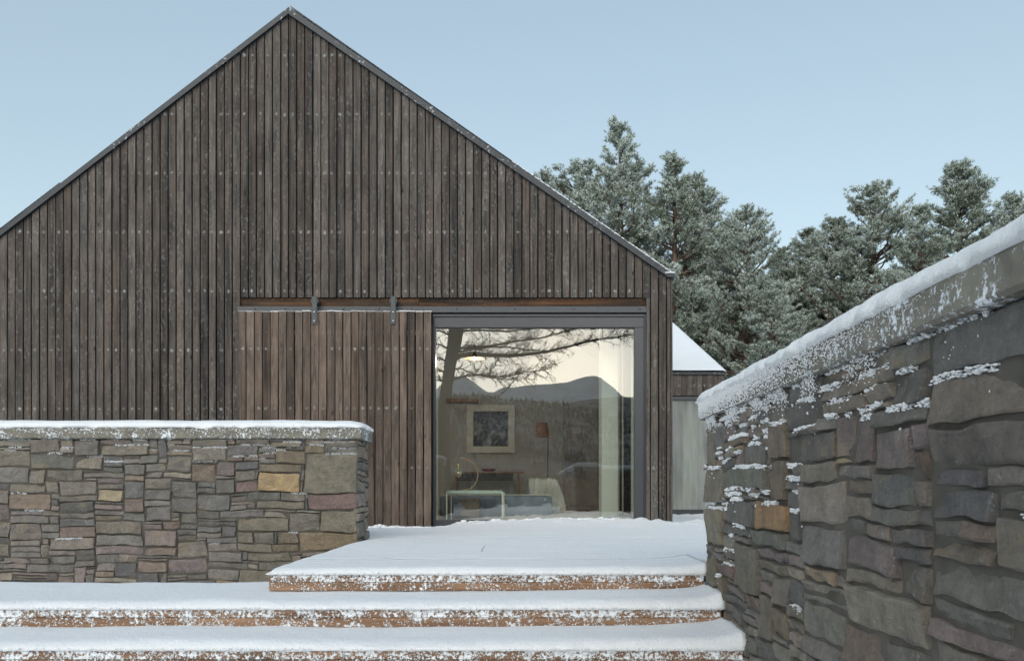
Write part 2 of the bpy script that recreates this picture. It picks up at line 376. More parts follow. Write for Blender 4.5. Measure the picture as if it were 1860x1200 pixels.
def ridge(name, prof, dm, mat, width, depth, rough, base=-30, tail=None):
    """hill whose skyline, as mirrored in the big window, runs through prof (pixels)"""
    pts = [RP(px, py, dm) for px, py in prof]; xs = [p.x for p in pts]; zs = [p.z for p in pts]
    def prof_z(x):
        if x <= xs[0]: return zs[0]*(.75+.25*math.cos((x-xs[0])/width*7))+nz(x/width*5, 3)*zs[0]*.25
        if x >= xs[-1]: return zs[-1]*(.8+.2*math.cos((x-xs[-1])/width*6))+nz(x/width*5, 8)*zs[-1]*.3
        return float(np.interp(x, xs, zs))
    mb = MB(); NX, NY = 260, 40; yc = pts[0].y; vs = []
    X = sorted([-width+2*width*i/120 for i in range(121)]+[xs[0]+(xs[-1]-xs[0])*i/(NX-122) for i in range(NX-121)])
    for j in range(NY+1):
        t = j/NY*2-1           # -1 near side ... +1 far side
        for x in X:
            e = prof_z(x); f = max(0, 1-abs(t))**(.85 if t < 0 else 1.0)
            s = 1-(1-f)
            z = base+(e-base)*s+rough*nz(x/width*26, t*7)*(1-abs(abs(t*2)-1)**2 if abs(t) > .02 else 0)*1.0+rough*.5*nz(x/width*70, t*19)*(0 if abs(t) < .02 else 1)*(1-abs(t))
            vs.append((x, yc-t*depth, z))
    m = len(X); fs = [(j*m+i+1, j*m+i, (j+1)*m+i, (j+1)*m+i+1) for j in range(NY) for i in range(m-1)]
    mb.add(vs, fs); o = mb.build(name, mat, None, True); struct(o); return o
g = G('snowy_mountain'); o = g.obj()
hn = g.noise(g.map(o, (.012, .012, .03)), 1.0, 9, .75, 1.0); 
g.set(Base_Color=g.mix(g.rng(hn, .46, .62), (.94, .95, .98), (.62, .65, .72)), Roughness=.9); M['mount'] = g.m  # distance haze put into the colours: snow and rock both paled
g = G('moor_hillside'); o = g.obj()
hn = g.noise(g.map(o, (.06, .06, .2)), 1.0, 8, .7)
g.set(Base_Color=g.mix(g.rng(hn, .42, .6), (.42, .42, .42), (.13, .12, .10)), Roughness=.9); M['moor'] = g.m
ridge('mountains', [(700, 690), (787, 712), (806, 694), (824, 684), (842, 682), (858, 692), (872, 703), (886, 712), (897, 712), (908, 706), (918, 702), (930, 704), (960, 699), (1000, 697), (1030, 694), (1048, 688), (1062, 684), (1080, 682), (1092, 686), (1104, 696), (1118, 707), (1128, 717), (1138, 722), (1150, 723), (1170, 730)], 3000, M['mount'], 3200, 900, 30)
ridge('moor_hill', [(700, 735), (800, 742), (900, 742), (1000, 735), (1040, 730), (1080, 724), (1120, 720), (1170, 722)], 1300, M['moor'], 1800, 420, 8)
hill2 = [(700, 716), (800, 722), (860, 716), (890, 718), (920, 724), (980, 728), (1020, 732), (1060, 742), (1100, 748), (1150, 752)]
ridge('wooded_hill', hill2, 640, M['moor'], 900, 260, 4)
# far wood: one mass of conifers
M['far_tree'] = plain('far_conifer', (.19, .188, .16), .95, 0, .5, .4, 0)
M['far_frost'] = plain('far_frosted_conifer', (.27, .27, .25), .95, 0, .4, .4, 0)
mb = MB(); rr = random.Random(3)
hp = [RP(px, py, 640) for px, py in hill2]; hx = [p.x for p in hp]; hz = [p.z for p in hp]
for i in range(12000):
    x = rr.uniform(-230, 230); t = rr.random(); y = hp[0].y+t*250
    e = float(np.interp(x, hx, hz)); z = -30+(e+30)*max(0, 1-t*250/260)**.85-2
    if i % 4 == 0: y = rr.uniform(-370, -110); x = rr.uniform(-1, 1)*(60+(-y)*.35); z = ground_h(x, y)-.5
    z = max(z, ground_h(x, y)-.5)
    h = rr.uniform(3.5, 6); r = h*rr.uniform(.16, .24); n = 6; a = rr.random(); vs = []
    for q, (rk, zk) in enumerate(((1, .12), (.62, .5), (.72, .46), (.3, .8), (0.02, 1))):
        for k in range(n): th = 2*math.pi*(k/n)+a+q; vs.append((x+r*rk*math.cos(th)*rr.uniform(.8, 1.2), y+r*rk*math.sin(th), z+h*zk))
    mb.add(vs, [(q*n+k, q*n+(k+1) % n, (q+1)*n+(k+1) % n, (q+1)*n+k) for q in range(4) for k in range(n)], mi=0 if rr.random() < .75 else 1)
fw = mb.build('far_wood', [M['far_tree'], M['far_frost']]); struct(fw, 'stuff'); tag(fw, 'far-off dark conifer wood on the hillside mirrored in the big window', 'wood')

# ------------------------------------------------------------------ stone walls
PAL = [((.165, .162, .152), 5), ((.205, .192, .168), 4), ((.145, .146, .142), 3), ((.225, .208, .182), 2.2), ((.125, .126, .128), 1.5), ((.188, .160, .155), 2.4), ((.29, .24, .17), .45), ((.185, .155, .13), 1.6)]
def pal(rr):
    t = rr.random()*sum(w for _, w in PAL)
    for c, w in PAL:
        t -= w
        if t < 0: f = rr.uniform(1.05, 1.6); return (c[0]*f*1.05*rr.uniform(.97, 1.05), c[1]*f*1.02, c[2]*f*1.02*rr.uniform(.96, 1.05))
    return PAL[0][0]
def stone_block(mb, O, U, V, N, u0, u1, v0, v1, col, rr, proud=None, top_cb=None):
    w, h = u1-u0, v1-v0; g = .0006; u0 += g; u1 -= g; v0 += g; v1 -= g
    proud = rr.uniform(.0, .013) if proud is None else proud*.5
    jit = min(.011, w*.07, h*.09); cn = [[rr.uniform(-jit, jit*.7) for _ in range(2)] for _ in range(4)]
    rnd = min(.018, h*.22, w*.22)
    def ax(L):
        m = max(2, min(16, int(L/.024))); e = min(.3, .003/L); e2 = min(.4, .010/L)
        inner = [e2+(1-2*e2)*i/m for i in range(m+1)]; return [0, e]+inner+[1-e, 1]
    S = ax(u1-u0); T = ax(v1-v0); vs = []; seed = rr.random()*99
    tiltu, tiltv = rr.uniform(-.012, .012), rr.uniform(-.010, .010)
    for t in T:
        for s in S:
            ds = min(s, 1-s)*(u1-u0); dt = min(t, 1-t)*(v1-v0)
            # rounded outline
            uu = u0+(u1-u0)*s; vv = v0+(v1-v0)*t
            cu = (1-s)*(1-t)*abs(cn[0][0])-s*(1-t)*abs(cn[1][0])-s*t*abs(cn[2][0])+(1-s)*t*abs(cn[3][0])
            cv = (1-s)*(1-t)*abs(cn[0][1])+s*(1-t)*abs(cn[1][1])-s*t*abs(cn[2][1])-(1-s)*t*abs(cn[3][1])
            wob = .007; uu += cu+nz(seed, vv*16, s*2)*wob; vv += cv+nz(seed+5, uu*14, t*2)*wob
            e = min(ds, dt); r0 = .008; q = min(1, e/r0); dep = -.012*(1-math.sqrt(max(0, 1-(1-q)**2)))
            if e < .0005: dep = -.034
            p = proud+dep+(nz(uu*9+seed, vv*12, 0)*.008+nz(uu*26+seed, vv*38, 3)*.0045+nz(uu*60, vv*85+seed, 3)*.0028)*min(1, q)+(tiltu*(s-.5)+tiltv*(t-.5))*2
            wu = nz(uu*2.1, vv*2.6, 31)*.018+nz(uu*6, vv*6, 37)*.012; wv = nz(uu*2.4, vv*2.1, 51)*.014+nz(uu*7, vv*5, 57)*.009
            kk_ = min(1, min(abs(uu-EDGE[0]), abs(uu-EDGE[1]))/.15)
            kv_ = min(1, max(0, EDGE[2]-vv)/.12)
            vs.append(O+U*(uu+wu*kk_)+V*(vv+wv*kv_)+N*p)
    a = len(S); fs = [(j*a+i, j*a+i+1, (j+1)*a+i+1, (j+1)*a+i) for j in range(len(T)-1) for i in range(a-1)]
    mb.add(vs, fs, col)
    return proud
EDGE = [0, 0, 0]
def rubble(mb, O, U, V, N, L, H, seed, fixed=(), cell=.022, ledges=None):
    EDGE[:] = [0, L, H]
    rr = random.Random(seed); nu, nv = int(round(L/cell)), int(round(H/cell)); cu, cv = L/nu, H/nv
    occ = np.zeros((nv, nu), bool)
    def put(a, b, c, d, col=None, proud=None):
        occ[c:d, a:b] = True
        pr = stone_block(mb, O, U, V, N, a*cu, b*cu, c*cv, d*cv, tuple(q_*w_ for q_, w_ in zip(col, (1.38, 1.3, 1.22))) if col else pal(rr), rr, proud)
        if ledges is not None: ledges.append((a*cu, b*cu, d*cv, pr))
    for fx in fixed:
        u0, u1, v0, v1 = fx[:4]; a, b, c, d = [int(round(q)) for q in (u0/cu, u1/cu, v0/cv, v1/cv)]
        a, c = max(0, a), max(0, c); b, d = min(nu, b), min(nv, d)
        if b-a < 1 or d-c < 1: continue
        while occ[c:d, a:b].any() and a < b-1: a += 1
        if not occ[c:d, a:b].any(): put(a, b, c, d, fx[4] if len(fx) > 4 else None, fx[5] if len(fx) > 5 else None)
    for c in range(nv):
        a = 0
        while a < nu:
            if occ[c, a]: a += 1; continue
            w = 1
            big = rr.random()
            W = rr.randint(9, 20) if big < .3 else rr.randint(6, 17); Hh = rr.randint(4, 6) if big < .3 else rr.choice([1, 2, 2, 2, 3])
            while a+w < nu and w < W and not occ[c, a+w]: w += 1
            if a+w < nu:                       # do not leave slivers
                gap = 0
                while a+w+gap < nu and not occ[c, a+w+gap] and gap < 3: gap += 1
                if gap < 3: w += gap
            if w < 3: Hh = min(Hh+2, 4)
            h = 1
            while h < Hh and c+h < nv and not occ[c+h, a:a+w].any(): h += 1
            if nv-(c+h) == 1 and not occ[c+h, a:a+w].any(): h += 1
            put(a, a+w, c, c+h); a += w

WH = ZCW = 1.38
def warp_uv(u, v):
    return nz(u*2.1, v*2.6, 31)*.018+nz(u*6, v*6, 37)*.012, nz(u*2.4, v*2.1, 51)*.014+nz(u*7, v*5, 57)*.009
def wall_snow(mb, O, U, V, N, ledges, rr, dens, vfun):
    for (a, b, v, pr) in ledges:
        den = dens*vfun((a+b)/2, v)
        if rr.random() > min(1, den): continue
        s = a+rr.uniform(0, .5)*(b-a); e = min(b, s+rr.uniform(.3, 1)*(b-a)); u = s; sz = rr.uniform(.7, 1.3)
        sz *= max(.35, 1-.16*max(0, a-.6))
        v0_ = v
        while u < e:
            wu_, wv_ = warp_uv(u, v0_); v = v0_+wv_*min(1, max(0, WH-v0_)/.12)
            r = rr.uniform(.0020, .0062)*sz*(1.25 if v0_ > WH-.2 else 1)
            if nz(u*40, v*40, 3) < -.25: u += r*2; continue
            for _ in range(5):
                p = O+U*(u+rr.uniform(-.008, .008))+V*(v+rr.uniform(-.011, .005))+N*(pr+rr.uniform(-.020, .002))
                clump(mb, p, r*1.35, r*1.35, r*rr.uniform(.55, .85), rr)
            if rr.random() < .07:
                p = O+U*(u+rr.uniform(-.02, .02))+V*(v-rr.uniform(.01, .06))+N*(pr-.002); clump(mb, p, r*.7, r*.6, r*.8, rr)
            u += r*1.1

def px_rects(lst, org_px, k, zbase):           # rectangles given in photo pixels -> (u,v) on a face parallel to the gable
    return [((a-org_px)/k, (b-org_px)/k, EYE+(HY-d)/k-zbase, EYE+(HY-c)/k-zbase)+tuple(r) for a, b, c, d, *r in lst]
# left wall: runs across, facing the camera
YW = 6.3; KW = F/YW; XE = (650-VX)/KW; TH = .39; ZB = -.62; XL = -7.2; ZC = .785; ZT = .875
lw = thing('stone_wall', (XE-1, YW+TH/2, ZB), 'rubble stone wall under a snow-capped coping at the left end of the steps', 'stone wall')
grey, olive, tan, purple, blue, brown = (.158, .154, .144), (.175, .168, .143), (.34, .265, .165), (.170, .128, .130), (.130, .137, .137), (.17, .15, .12)
org = VX+XL*KW
fx = [(551, 650, 823, 893, olive, .03), (468, 546, 858, 893, tan, .028), (562, 650, 895, 924, purple, .02), (582, 650, 926, 967, olive, .022), (527, 582, 928, 966, grey, .015),
      (502, 551, 818, 843, brown, .018), (427, 526, 941, 967, olive, .012), (541, 652, 968, 1001, (.20, .165, .12), .02), (463, 560, 911, 927, olive, .012), (450, 510, 896, 909, blue, .01), (511, 560, 896, 909, grey, .016),
      (472, 546, 843, 857, brown, .02), (435, 500, 831, 846, brown, .014), (427, 468, 874, 895, purple, .01), (427, 467, 853, 873, grey, .012), (493, 548, 800, 811, olive, .03), (588, 652, 800, 812, grey, .026), (427, 492, 798, 808, grey, .024),
      (550, 590, 808, 822, brown, .016), (592, 650, 813, 822, blue, .012), (427, 500, 808, 818, olive, .014), (460, 498, 968, 985, grey, .014), (499, 540, 968, 985, brown, .014), (427, 458, 968, 985, olive, .014),
      (427, 490, 986, 1001, olive, .014), (491, 540, 986, 1001, brown, .01), (452, 528, 1002, 1016, olive, .018), (470, 545, 1018, 1031, grey, .012), (436, 500, 1033, 1060, olive, .018)]
mb = MB(); led = []
O = Vector((XL, YW, ZB)); rubble(mb, O, Vector((1, 0, 0)), Vector((0, 0, 1)), Vector((0, -1, 0)), XE-XL, ZC-ZB, 11, px_rects(fx, org, KW, ZB), ledges=led)
rubble(mb, Vector((XE, YW, ZB)), Vector((0, 1, 0)), Vector((0, 0, 1)), Vector((1, 0, 0)), TH, ZC-ZB, 12)
mb.build('stonework', M['stone'], lw, False)
mb = MB(); mb.box(XL-.05, XE-.006, YW+.006, YW+TH-.02, ZB, ZC-.01); mb.build('wall_core', M['core'], lw)
def coping(mb, x0, x1, y0, y1, z0, z1, seg=.12, r=.018, seed=0, along='x'):
    pr = [(0, 0), (0, z1-z0-r), (r*.3, z1-z0-r*.3), (r, z1-z0)]
    a0, a1 = (y0, y1) if along == 'x' else (x0, x1); l0, l1 = (x0, x1) if along == 'x' else (y0, y1)
    prof = [(a0+r*.5, z0), (a0, z0+r*.5)]+[(a0+p, z0+q) for p, q in pr[1:]]+[(a1-p, z0+q) for p, q in pr[:0:-1]]+[(a1, z0+r*.5), (a1-r*.5, z0)]
    n = max(2, int((l1-l0)/seg)); vs = []; m = len(prof)
    for i in range(n+1):
        l = l0+(l1-l0)*i/n; sh = .012 if i in (0, n) else 0
        for (a, z) in prof:
            jj = nz(l*3+seed, a*5, z*5)*.006; ac = (a0+a1)/2; aa = a+(ac-a)*sh
            p = (l, aa+jj, z+nz(l*4+seed, a*3)*.004) if along == 'x' else (aa+jj, l, z+nz(l*4+seed, a*3)*.004)
            vs.append(p)
    fs = [(i*m+k, i*m+(k+1) % m, (i+1)*m+(k+1) % m, (i+1)*m+k) for i in range(n) for k in range(m)]
    fs += [tuple(range(m))[::-1], tuple(n*m+k for k in range(m))]; mb.add(vs, fs)
mb = MB(); x = XL
coping(mb, XL, XE+.03, YW-.035, YW+TH+.035, ZC, ZT, seed=2); mb.build('coping', M['coping'], lw, False)
mb = MB(); snow_pad(mb, XL, XE+.045, YW-.045, YW+TH+.045, ZT, .065, r=.16, step=.035, amp=.006, droop=.0, seed=5, ragged=.014)
rr = random.Random(5)
for i in range(1100):
    u = rr.uniform(XL, XE+.03); z = ZT+.005-abs(rr.gauss(0, .03)); clump(mb, (u, YW-.036, max(ZC+.005, z)), *(rr.uniform(.002, .006),)*3, rr)
mb.build('snow_cap', M['snow'], lw, True)
mb = MB(); wall_snow(mb, O, Vector((1, 0, 0)), Vector((0, 0, 1)), Vector((0, -1, 0)), led, random.Random(6), 1.0, lambda u, v: 1.0 if v > ZC-ZB-.13 else (.03 if v < 1.2 else .3))
mb.build('snow_patches', M['snow'], lw, True)

# right wall: runs beside the steps towards the camera, with a short return
XR = .906; YE = 4.1; TR = .45; ZCR = .742; ZTR = .838; YN = -2.6
rw = thing('stone_wall', (XR+TR/2, 2, ZB), 'tall rubble stone wall with thick snowy coping closing the right side of the steps', 'stone wall')
def rpx(lst):                                    # photo pixels on the wall face x = XR -> u along -y from the far end, v up
    out = []
    for a, b, c, d, *r in lst:
        da, db = XR*F/(a-VX), XR*F/(b-VX); k = F/((da+db)/2)
        out.append((YE-da, YE-db, EYE+(HY-d)/k-ZB, EYE+(HY-c)/k-ZB)+tuple(r))
    return out
fx = [(1285, 1312, 850, 915, olive, .02), (1312, 1398, 852, 893, (.155, .165, .15), .028), (1400, 1433, 835, 905, brown, .024), (1280, 1318, 918, 988, (.215, .205, .175), .034), (1322, 1374, 912, 950, blue, .022),
      (1376, 1432, 914, 964, (.27, .185, .11), .026), (1336, 1382, 985, 1070, (.145, .145, .13), .034), (1366, 1432, 965, 990, (.15, .16, .15), .03), (1318, 1365, 952, 975, blue, .014), (1310, 1350, 896, 911, olive, .016), (1352, 1400, 896, 911, grey, .02),
      (1283, 1300, 1000, 1062, olive, .012), (1297, 1334, 1022, 1048, purple, .014), (1320, 1408, 1062, 1140, (.155, .145, .13), .03), (1296, 1320, 1045, 1080, brown, .018), (1392, 1432, 1045, 1092, grey, .024), (1380, 1432, 1020, 1044, olive, .02),
      (1408, 1433, 1105, 1160, brown, .02), (1400, 1432, 765, 838, (.185, .16, .14), .034), (1318, 1360, 795, 812, brown, .018), (1283, 1302, 752, 850, olive, .012), (1350, 1400, 1128, 1160, blue, .02), (1384, 1420, 990, 1020, grey, .018), (1304, 1432, 722, 745, (.19, .185, .16), .02)]
mb = MB(); led = []; OR = Vector((XR, YE, ZB)); UR = Vector((0, -1, 0)); VR = Vector((0, 0, 1)); NR = Vector((-1, 0, 0))
rubble(mb, OR, UR, VR, NR, YE-YN, ZCR-ZB, 21, rpx(fx), ledges=led)
rubble(mb, Vector((XR+TR, YE, ZB)), Vector((-1, 0, 0)), VR, Vector((0, 1, 0)), TR, ZCR-ZB, 22)
rubble(mb, Vector((XR+TR, 2.75, ZB)), Vector((1, 0, 0)), VR, Vector((0, 1, 0)), 4.5, ZCR-ZB, 23)
mb.build('stonework', M['stone'], rw, False)
mb = MB(); mb.box(XR+.005, XR+TR-.02, YN, YE-.02, ZB, ZCR-.01); mb.box(XR+TR-.03, XR+TR+4.5, 2.35, 2.73, ZB, ZCR-.014); mb.build('wall_core', M['core'], rw)
mb = MB(); coping(mb, XR-.035, XR+TR+.03, YN, YE+.03, ZCR, ZTR, seed=7, along='y'); coping(mb, XR+TR+.032, XR+TR+4.5, 2.33, 2.79, ZCR-.003, ZTR-.004, seed=9); mb.build('coping', M['coping'], rw, False)
mb = MB(); snow_pad(mb, XR-.045, XR+TR+.045, YN, YE+.045, ZTR, .075, r=.15, step=.03, amp=.006, droop=.008, seed=15, ragged=.014)
snow_pad(mb, XR+TR+.03, XR+TR+4.5, 2.32, 2.80, ZTR-.003, .06, r=.13, step=.06, amp=.008, droop=.02, seed=19, edges=(0, 1, 1, 1))
rr = random.Random(15)
for i in range(17000):
    y = YE-rr.random()**1.1*(YE-1.0); z = ZTR+.004-abs(rr.gauss(0, .040))
    if rr.random() > (y-1.6)/2.0: continue
    r = rr.uniform(.0012, .0040)*min(1, y/3.4)
    clump(mb, (XR-.037-rr.uniform(-.002, .003), y, max(ZCR+.004, z)), r, r*1.2, r, rr)
mb.build('snow_cap', M['snow'], rw, True)
mb = MB(); wall_snow(mb, OR, UR, VR, NR, led, random.Random(16), 1.0, lambda u, v: 1.0 if v > ZCR-ZB-.16 else (.9 if v > ZCR-ZB-.50 else .16)*(1 if u < 1.4 else .08))
rr = random.Random(17)
for i in range(5200):                              # crusted band just below the coping
    y = YE-rr.random()*(YE-1.3); z = ZCR-abs(rr.gauss(0, .030)); r = rr.uniform(.0015, .0045)*min(1, y/3.4)
    if nz(y*5, z*8, 3) < .04: continue
    clump(mb, (XR-.022+rr.uniform(-.006, .008), y, z), r*.8, r*1.2, r, rr)
mb.build('snow_patches', M['snow'], rw, True)

# ------------------------------------------------------------------ steps and deck
st = thing('garden_steps', (-.4, 4.1, -.5), 'broad snow-covered timber steps rising to the deck in front of the barn', 'steps')
LV = [(4.09, 0.0, -1.303), (3.72, -.121, -5.6), (3.354, -.237, -5.6), (2.99, -.350, -5.6)]     # front y, snow level, left x
SNT = .034
mbt = MB(); mbs = MB()
def beams(y, ztop, x0, x1, rows=2, hh=.042):
    for r_ in range(rows):
        z1 = ztop-r_*(hh+.0015); z0 = z1-hh; jy = R.uniform(0, .003)
        mbt.box(x0, x1, y+jy, y+.10, z0, z1, (0, 0, 1.0-r_*.35), bev=.003)
for i, (y, z, xl) in enumerate(LV):
    beams(y, z-SNT, xl, XR-.012)
    if i == 0:
        for r_ in range(2): mbt.box(xl, xl+.09, y+.102, 6.2, z-SNT-.042-r_*.0435, z-SNT-r_*.0435, (0, 0, .6), bev=.003)
    dark = (0, 0, .2)
    y1 = {0: 6.6, 1: 4.6, 2: 3.9, 3: 3.5}[i]
    mbt.box(xl+.02, XR-.02, y+.11, y1, z-SNT-.08, z-SNT-.006, dark)
    mbt.box(xl+.03, XR-.03, y+.03, y+.09, -.6, z-SNT-.089, dark)
mbt.build('timber', M['timber'], st)
def pile(x, y): return .035*math.exp(-max(0, XR-x)/.09)+.012*math.exp(-max(0, XR-x)/.3)
for i, (y, z, xl) in enumerate(LV[1:]):
    y1 = (4.55, 3.80, 3.43)[i]
    def ex(x, yy, y=y, i=i): return pile(x, yy)*(.9)+.010*nz(x*1.1, i*5)
    snow_pad(mbs, xl, XR+.012, y-.012, y1, z-SNT+.001, SNT-.001, r=.075, step=.03, amp=.0055, droop=.003, edges=(1, 0, 1, 1), extra=ex, seed=i*31+3, ragged=.009)
rr = random.Random(41)
mbc = MB()
for i, (y, z, xl) in enumerate(LV[:3]):
    L = XR-xl
    for q in range(int(1700*L/2.2)):
        x = rr.uniform(xl, XR-.01); zz = z-SNT-abs(rr.gauss(0, .055)); 
        if zz < z-.122: continue
        dn = nz(x*5, zz*16, i*7)+.5*nz(x*17, zz*30, i)
        if dn < .0 and rr.random() < .8: continue
        r = rr.uniform(.001, .0034)*(1.5 if rr.random() < .1 else 1)
        clump(mbc, (x, y-.001, zz), r*1.2, r*.9, r, rr)
    for q in range(int(750*L/2.2)):                 # crumbly lip
        x = rr.uniform(xl, XR-.01); r = rr.uniform(.0015, .0045)
        clump(mbc, (x, y-.010+rr.uniform(-.004, .006), z-SNT+.001+rr.uniform(-.006, .006)), r, r, r*.8, rr)
mbs.build('tread_snow', M['snow'], st, True); mbc.build('snow_specks', M['snow'], st, True)

# deck
def drift(x, y):
    h = 0.0
    if y > 8.2:
        t = min(1, (y-8.2)/1.2)
        s = float(np.interp(x, [-2.2, -1.35, -1.0, -.75, -.4, 0, .45, .75, 1.1, 1.35, 1.7, 2.5], [-.045, -.05, -.035, .005, .026, .040, .05, .045, .05, .045, .01, -.0]))
        h += s*t*t*(3-2*t)
        if y > 9.0: h += .5*(max(0, nz(x*7, y*4, 2))*.08+max(0, nz(x*19, y*9, 6))*.05)*min(1, max(0, (x+1.0)*4))
    return h+pile(x, y)*(1 if y < 4.5 and x < XR else 0)*.6
dk = MB()
dk.box(XE+.02, XR-.03, 4.215, YW+TH, -.105, -.045); dk.box(-7.2, 5.4, YW+TH+.05, 12.9, -.105, -.05)
for (xa, xb, ya, yb) in ((XE+.02, XR-.03, 4.3, YW+TH), (-7.2, 5.4, YW+TH+.05, 9.3)): dk.box(xa+.05, xb-.05, ya+.05, yb-.05, -.6, -.11)
dk.box(XR+TR+.05, 5.4, 4.2, YW+TH, -.6, -.06); dk.box(XR-.028, XR+TR+.05, YE+.08, YW+TH, -.6, -.06)
dko = dk.build('deck', M['timber']); struct(dko)
mbs = MB()
snow_pad(mbs, -1.315, XR+.012, 4.078, 4.6, -SNT+.001, SNT-.001, r=.08, step=.028, amp=.005, droop=.003, edges=(1, 0, 1, 0), extra=lambda x, y: pile(x, y)*.5, seed=3, ragged=.009)
snow_pad(mbs, -1.315, 5.4, 4.6, 6.68, -SNT+.001, SNT-.001, r=.06, step=.04, amp=.005, droop=.010, edges=(1, 0, 0, 0), seed=3, ragged=.009)
snow_pad(mbs, -7.2, 5.4, 6.68, 12.9, -SNT+.001, SNT-.001, r=.06, step=.045, amp=.005, droop=.010, edges=(1, 0, 0, 0), extra=drift, seed=3)
o = mbs.build('snow_cover', M['deck_snow'], None, True); struct(o)
rr = random.Random(91); mb = MB()
for i in range(260):
    x = rr.uniform(-1.1, 1.15); y = rr.uniform(9.36, 9.51); r = rr.uniform(.008, .026)
    if nz(x*5, 3) < -.1: continue
    clump(mb, (x, y, drift(x, y)-r*.35), r*1.6, r, r*.8, rr)
for i in range(170):
    x = rr.uniform(-1.2, 2.5); y = rr.uniform(4.3, 9.3); r = rr.uniform(.002, .006); clump(mb, (x, y, drift(x, y)-.001), r*1.8, r*1.5, r*.5, rr)
struct(mb.build('snow_lumps', M['snow'], None, True))
# twig lying in the snow
mb = MB(); a = P(871, 1000, 5.0)
mb.tube([(-.278, 5.1, -.006), (-.285, 5.13, .010), (-.272, 5.16, .028), (-.265, 5.17, .036)], [.0022, .002, .0016, .001], 5)
M['twig'] = plain('twig_bark', (.03, .024, .02), .9)
tag(mb.build('twig', M['twig']), 'small dark twig sticking out of the snow on the deck', 'twig')

# ------------------------------------------------------------------ the barn
K0 = F/D0
def X(px): return (px-VX)/K0
def Z(py): return EYE+(HY-py)/K0
barn = thing('barn_house', (X(528), D0+3.5, 0), 'big gabled barn house clad in blackened vertical boards with sliding door and large window', 'house')
RX = X(528); RZ = Z(16); SR = (497-12)/(1222-528.); SL = .77; XLE = RX-(RZ-Z(500))/SL; XRE = X(1221)
def roof_z(x, off=0): return (RZ-(x-RX)*SR if x > RX else RZ-(RX-x)*SL)-off
YB = 17.0
# cladding boards
spec = []; n0 = int((436.7-(VX+XLE*K0))/14.605)
cuts = [436.7+14.605*i for i in range(-n0, 54)]+[1210.8+0]
cuts = sorted(set(round(c, 2) for c in cuts)); cuts = [c for c in cuts if c < 1211.2]
hg = .0078
for a, b in zip(cuts[:-1], cuts[1:]):
    if b-a < 8: continue
    x0, x1 = X(a)+hg*R.uniform(.7, 1.2), X(b)-hg*R.uniform(.7, 1.2)
    zb = Z(540) if 430 < a and b < 1177 else -.06
    if a < 1175 < b:                                   # the notched board at the corner of the opening
        xm = X(1174); spec.append((x0, x1, Z(541), roof_z(x0, .05), roof_z(x1, .05))); spec.append((xm, x1, -.06, Z(541.3), Z(541.3))); continue
    if x0 < RX < x1: xm = RX; spec.append((x0, xm-.001, zb, roof_z(x0, .05), roof_z(xm, .05))); spec.append((xm+.001, x1, zb, roof_z(xm, .05), roof_z(x1, .05))); continue
    spec.append((x0, x1, zb, roof_z(x0, .05), roof_z(x1, .05)))
spec.append((X(1212), X(1217.3), -.06, Z(505), Z(505), .006))
spec.append((X(1218.2), X(1222), -.06, Z(505), Z(505), .012))
mb = MB(); boards(mb, spec, D0, .022, tone=(.78, 1.2)); mb.build('gable_cladding', M['clad'], barn)
# side wall cladding (seen only from the side)
def side_boards(mb, x, y0, y1, zb, zt, rr, nrm=1, mi=0):
    y = y0
    while y < y1-.05:
        e = min(y+.082, y1); c = (rr.random(), rr.random(), rr.uniform(.75, 1.2)); xa, xb = (x-.022*nrm, x)
        vs = [(xa, y, zb), (xb, y, zb), (xb, e, zb), (xa, e, zb), (xa, y, zt), (xb, y, zt), (xb, e, zt), (xa, e, zt)]
        mb.add(vs, [(0, 3, 2, 1), (4, 5, 6, 7), (0, 1, 5, 4), (1, 2, 6, 5), (2, 3, 7, 6), (3, 0, 4, 7)], c, mi, [(0, zb), (0, zb), (1, zb), (1, zb), (0, zt), (0, zt), (1, zt), (1, zt)]); y += .0945
# opening on the side wall keeps a small window
mb = MB(); side_boards(mb, X(1222), D0+.03, 11.5, -.06, Z(503), R); side_boards(mb, X(1222), 13.1, YB, -.06, Z(503), R); side_boards(mb, X(1222), 11.5, 13.1, Z(585), Z(503), R)
mb.build('side_cladding', M['clad'], barn)
# structure behind the boards: gable backing (with the opening left free), side and rear walls
XO0, XO1, ZO1 = X(783), X(1175), Z(541); WXL, WXR = XLE+.06, X(1222)-.03
def poly_wall(mb, y0, y1, pts, mi=0):
    n = len(pts); vs = [(x, y0, z) for x, z in pts]+[(x, y1, z) for x, z in pts]
    mb.add(vs, [tuple(range(n)), tuple(range(2*n-1, n-1, -1))]+[(i, n+i, n+(i+1) % n, (i+1) % n) for i in range(n)], mi=mi)
mb = MB(); ya, yb_ = D0+.03, D0+.20
poly_wall(mb, ya, yb_, [(WXL, Z(536)), (WXR, Z(536)), (WXR, roof_z(WXR, .13)), (RX, roof_z(RX, .13)), (WXL, roof_z(WXL, .13))])
poly_wall(mb, ya+.06, yb_, [(WXL, -.1), (XO0, -.1), (XO0, Z(536)-.002), (WXL, Z(536)-.002)])
poly_wall(mb, ya, yb_, [(XO1+.005, -.1), (WXR, -.1), (WXR, Z(536)-.002), (XO1+.005, Z(536)-.002)])
mb.box(WXR-.17, WXR, D0+.202, 11.5, -.1, Z(503)); mb.box(WXR-.17, WXR, 13.1, YB, -.1, Z(503)); mb.box(WXR-.17, WXR, 11.502, 13.098, Z(585), Z(503)); mb.box(WXR-.17, WXR, 11.502, 13.098, -.1, .03)
mb.box(WXL, WXL+.17, D0+.202, YB, -.1, Z(503))
poly_wall(mb, YB-.15, YB, [(WXL+.18, -.1), (WXR-.18, -.1), (WXR-.18, roof_z(WXR, .2)), (RX, roof_z(RX, .2)), (WXL+.18, roof_z(WXL, .2))])
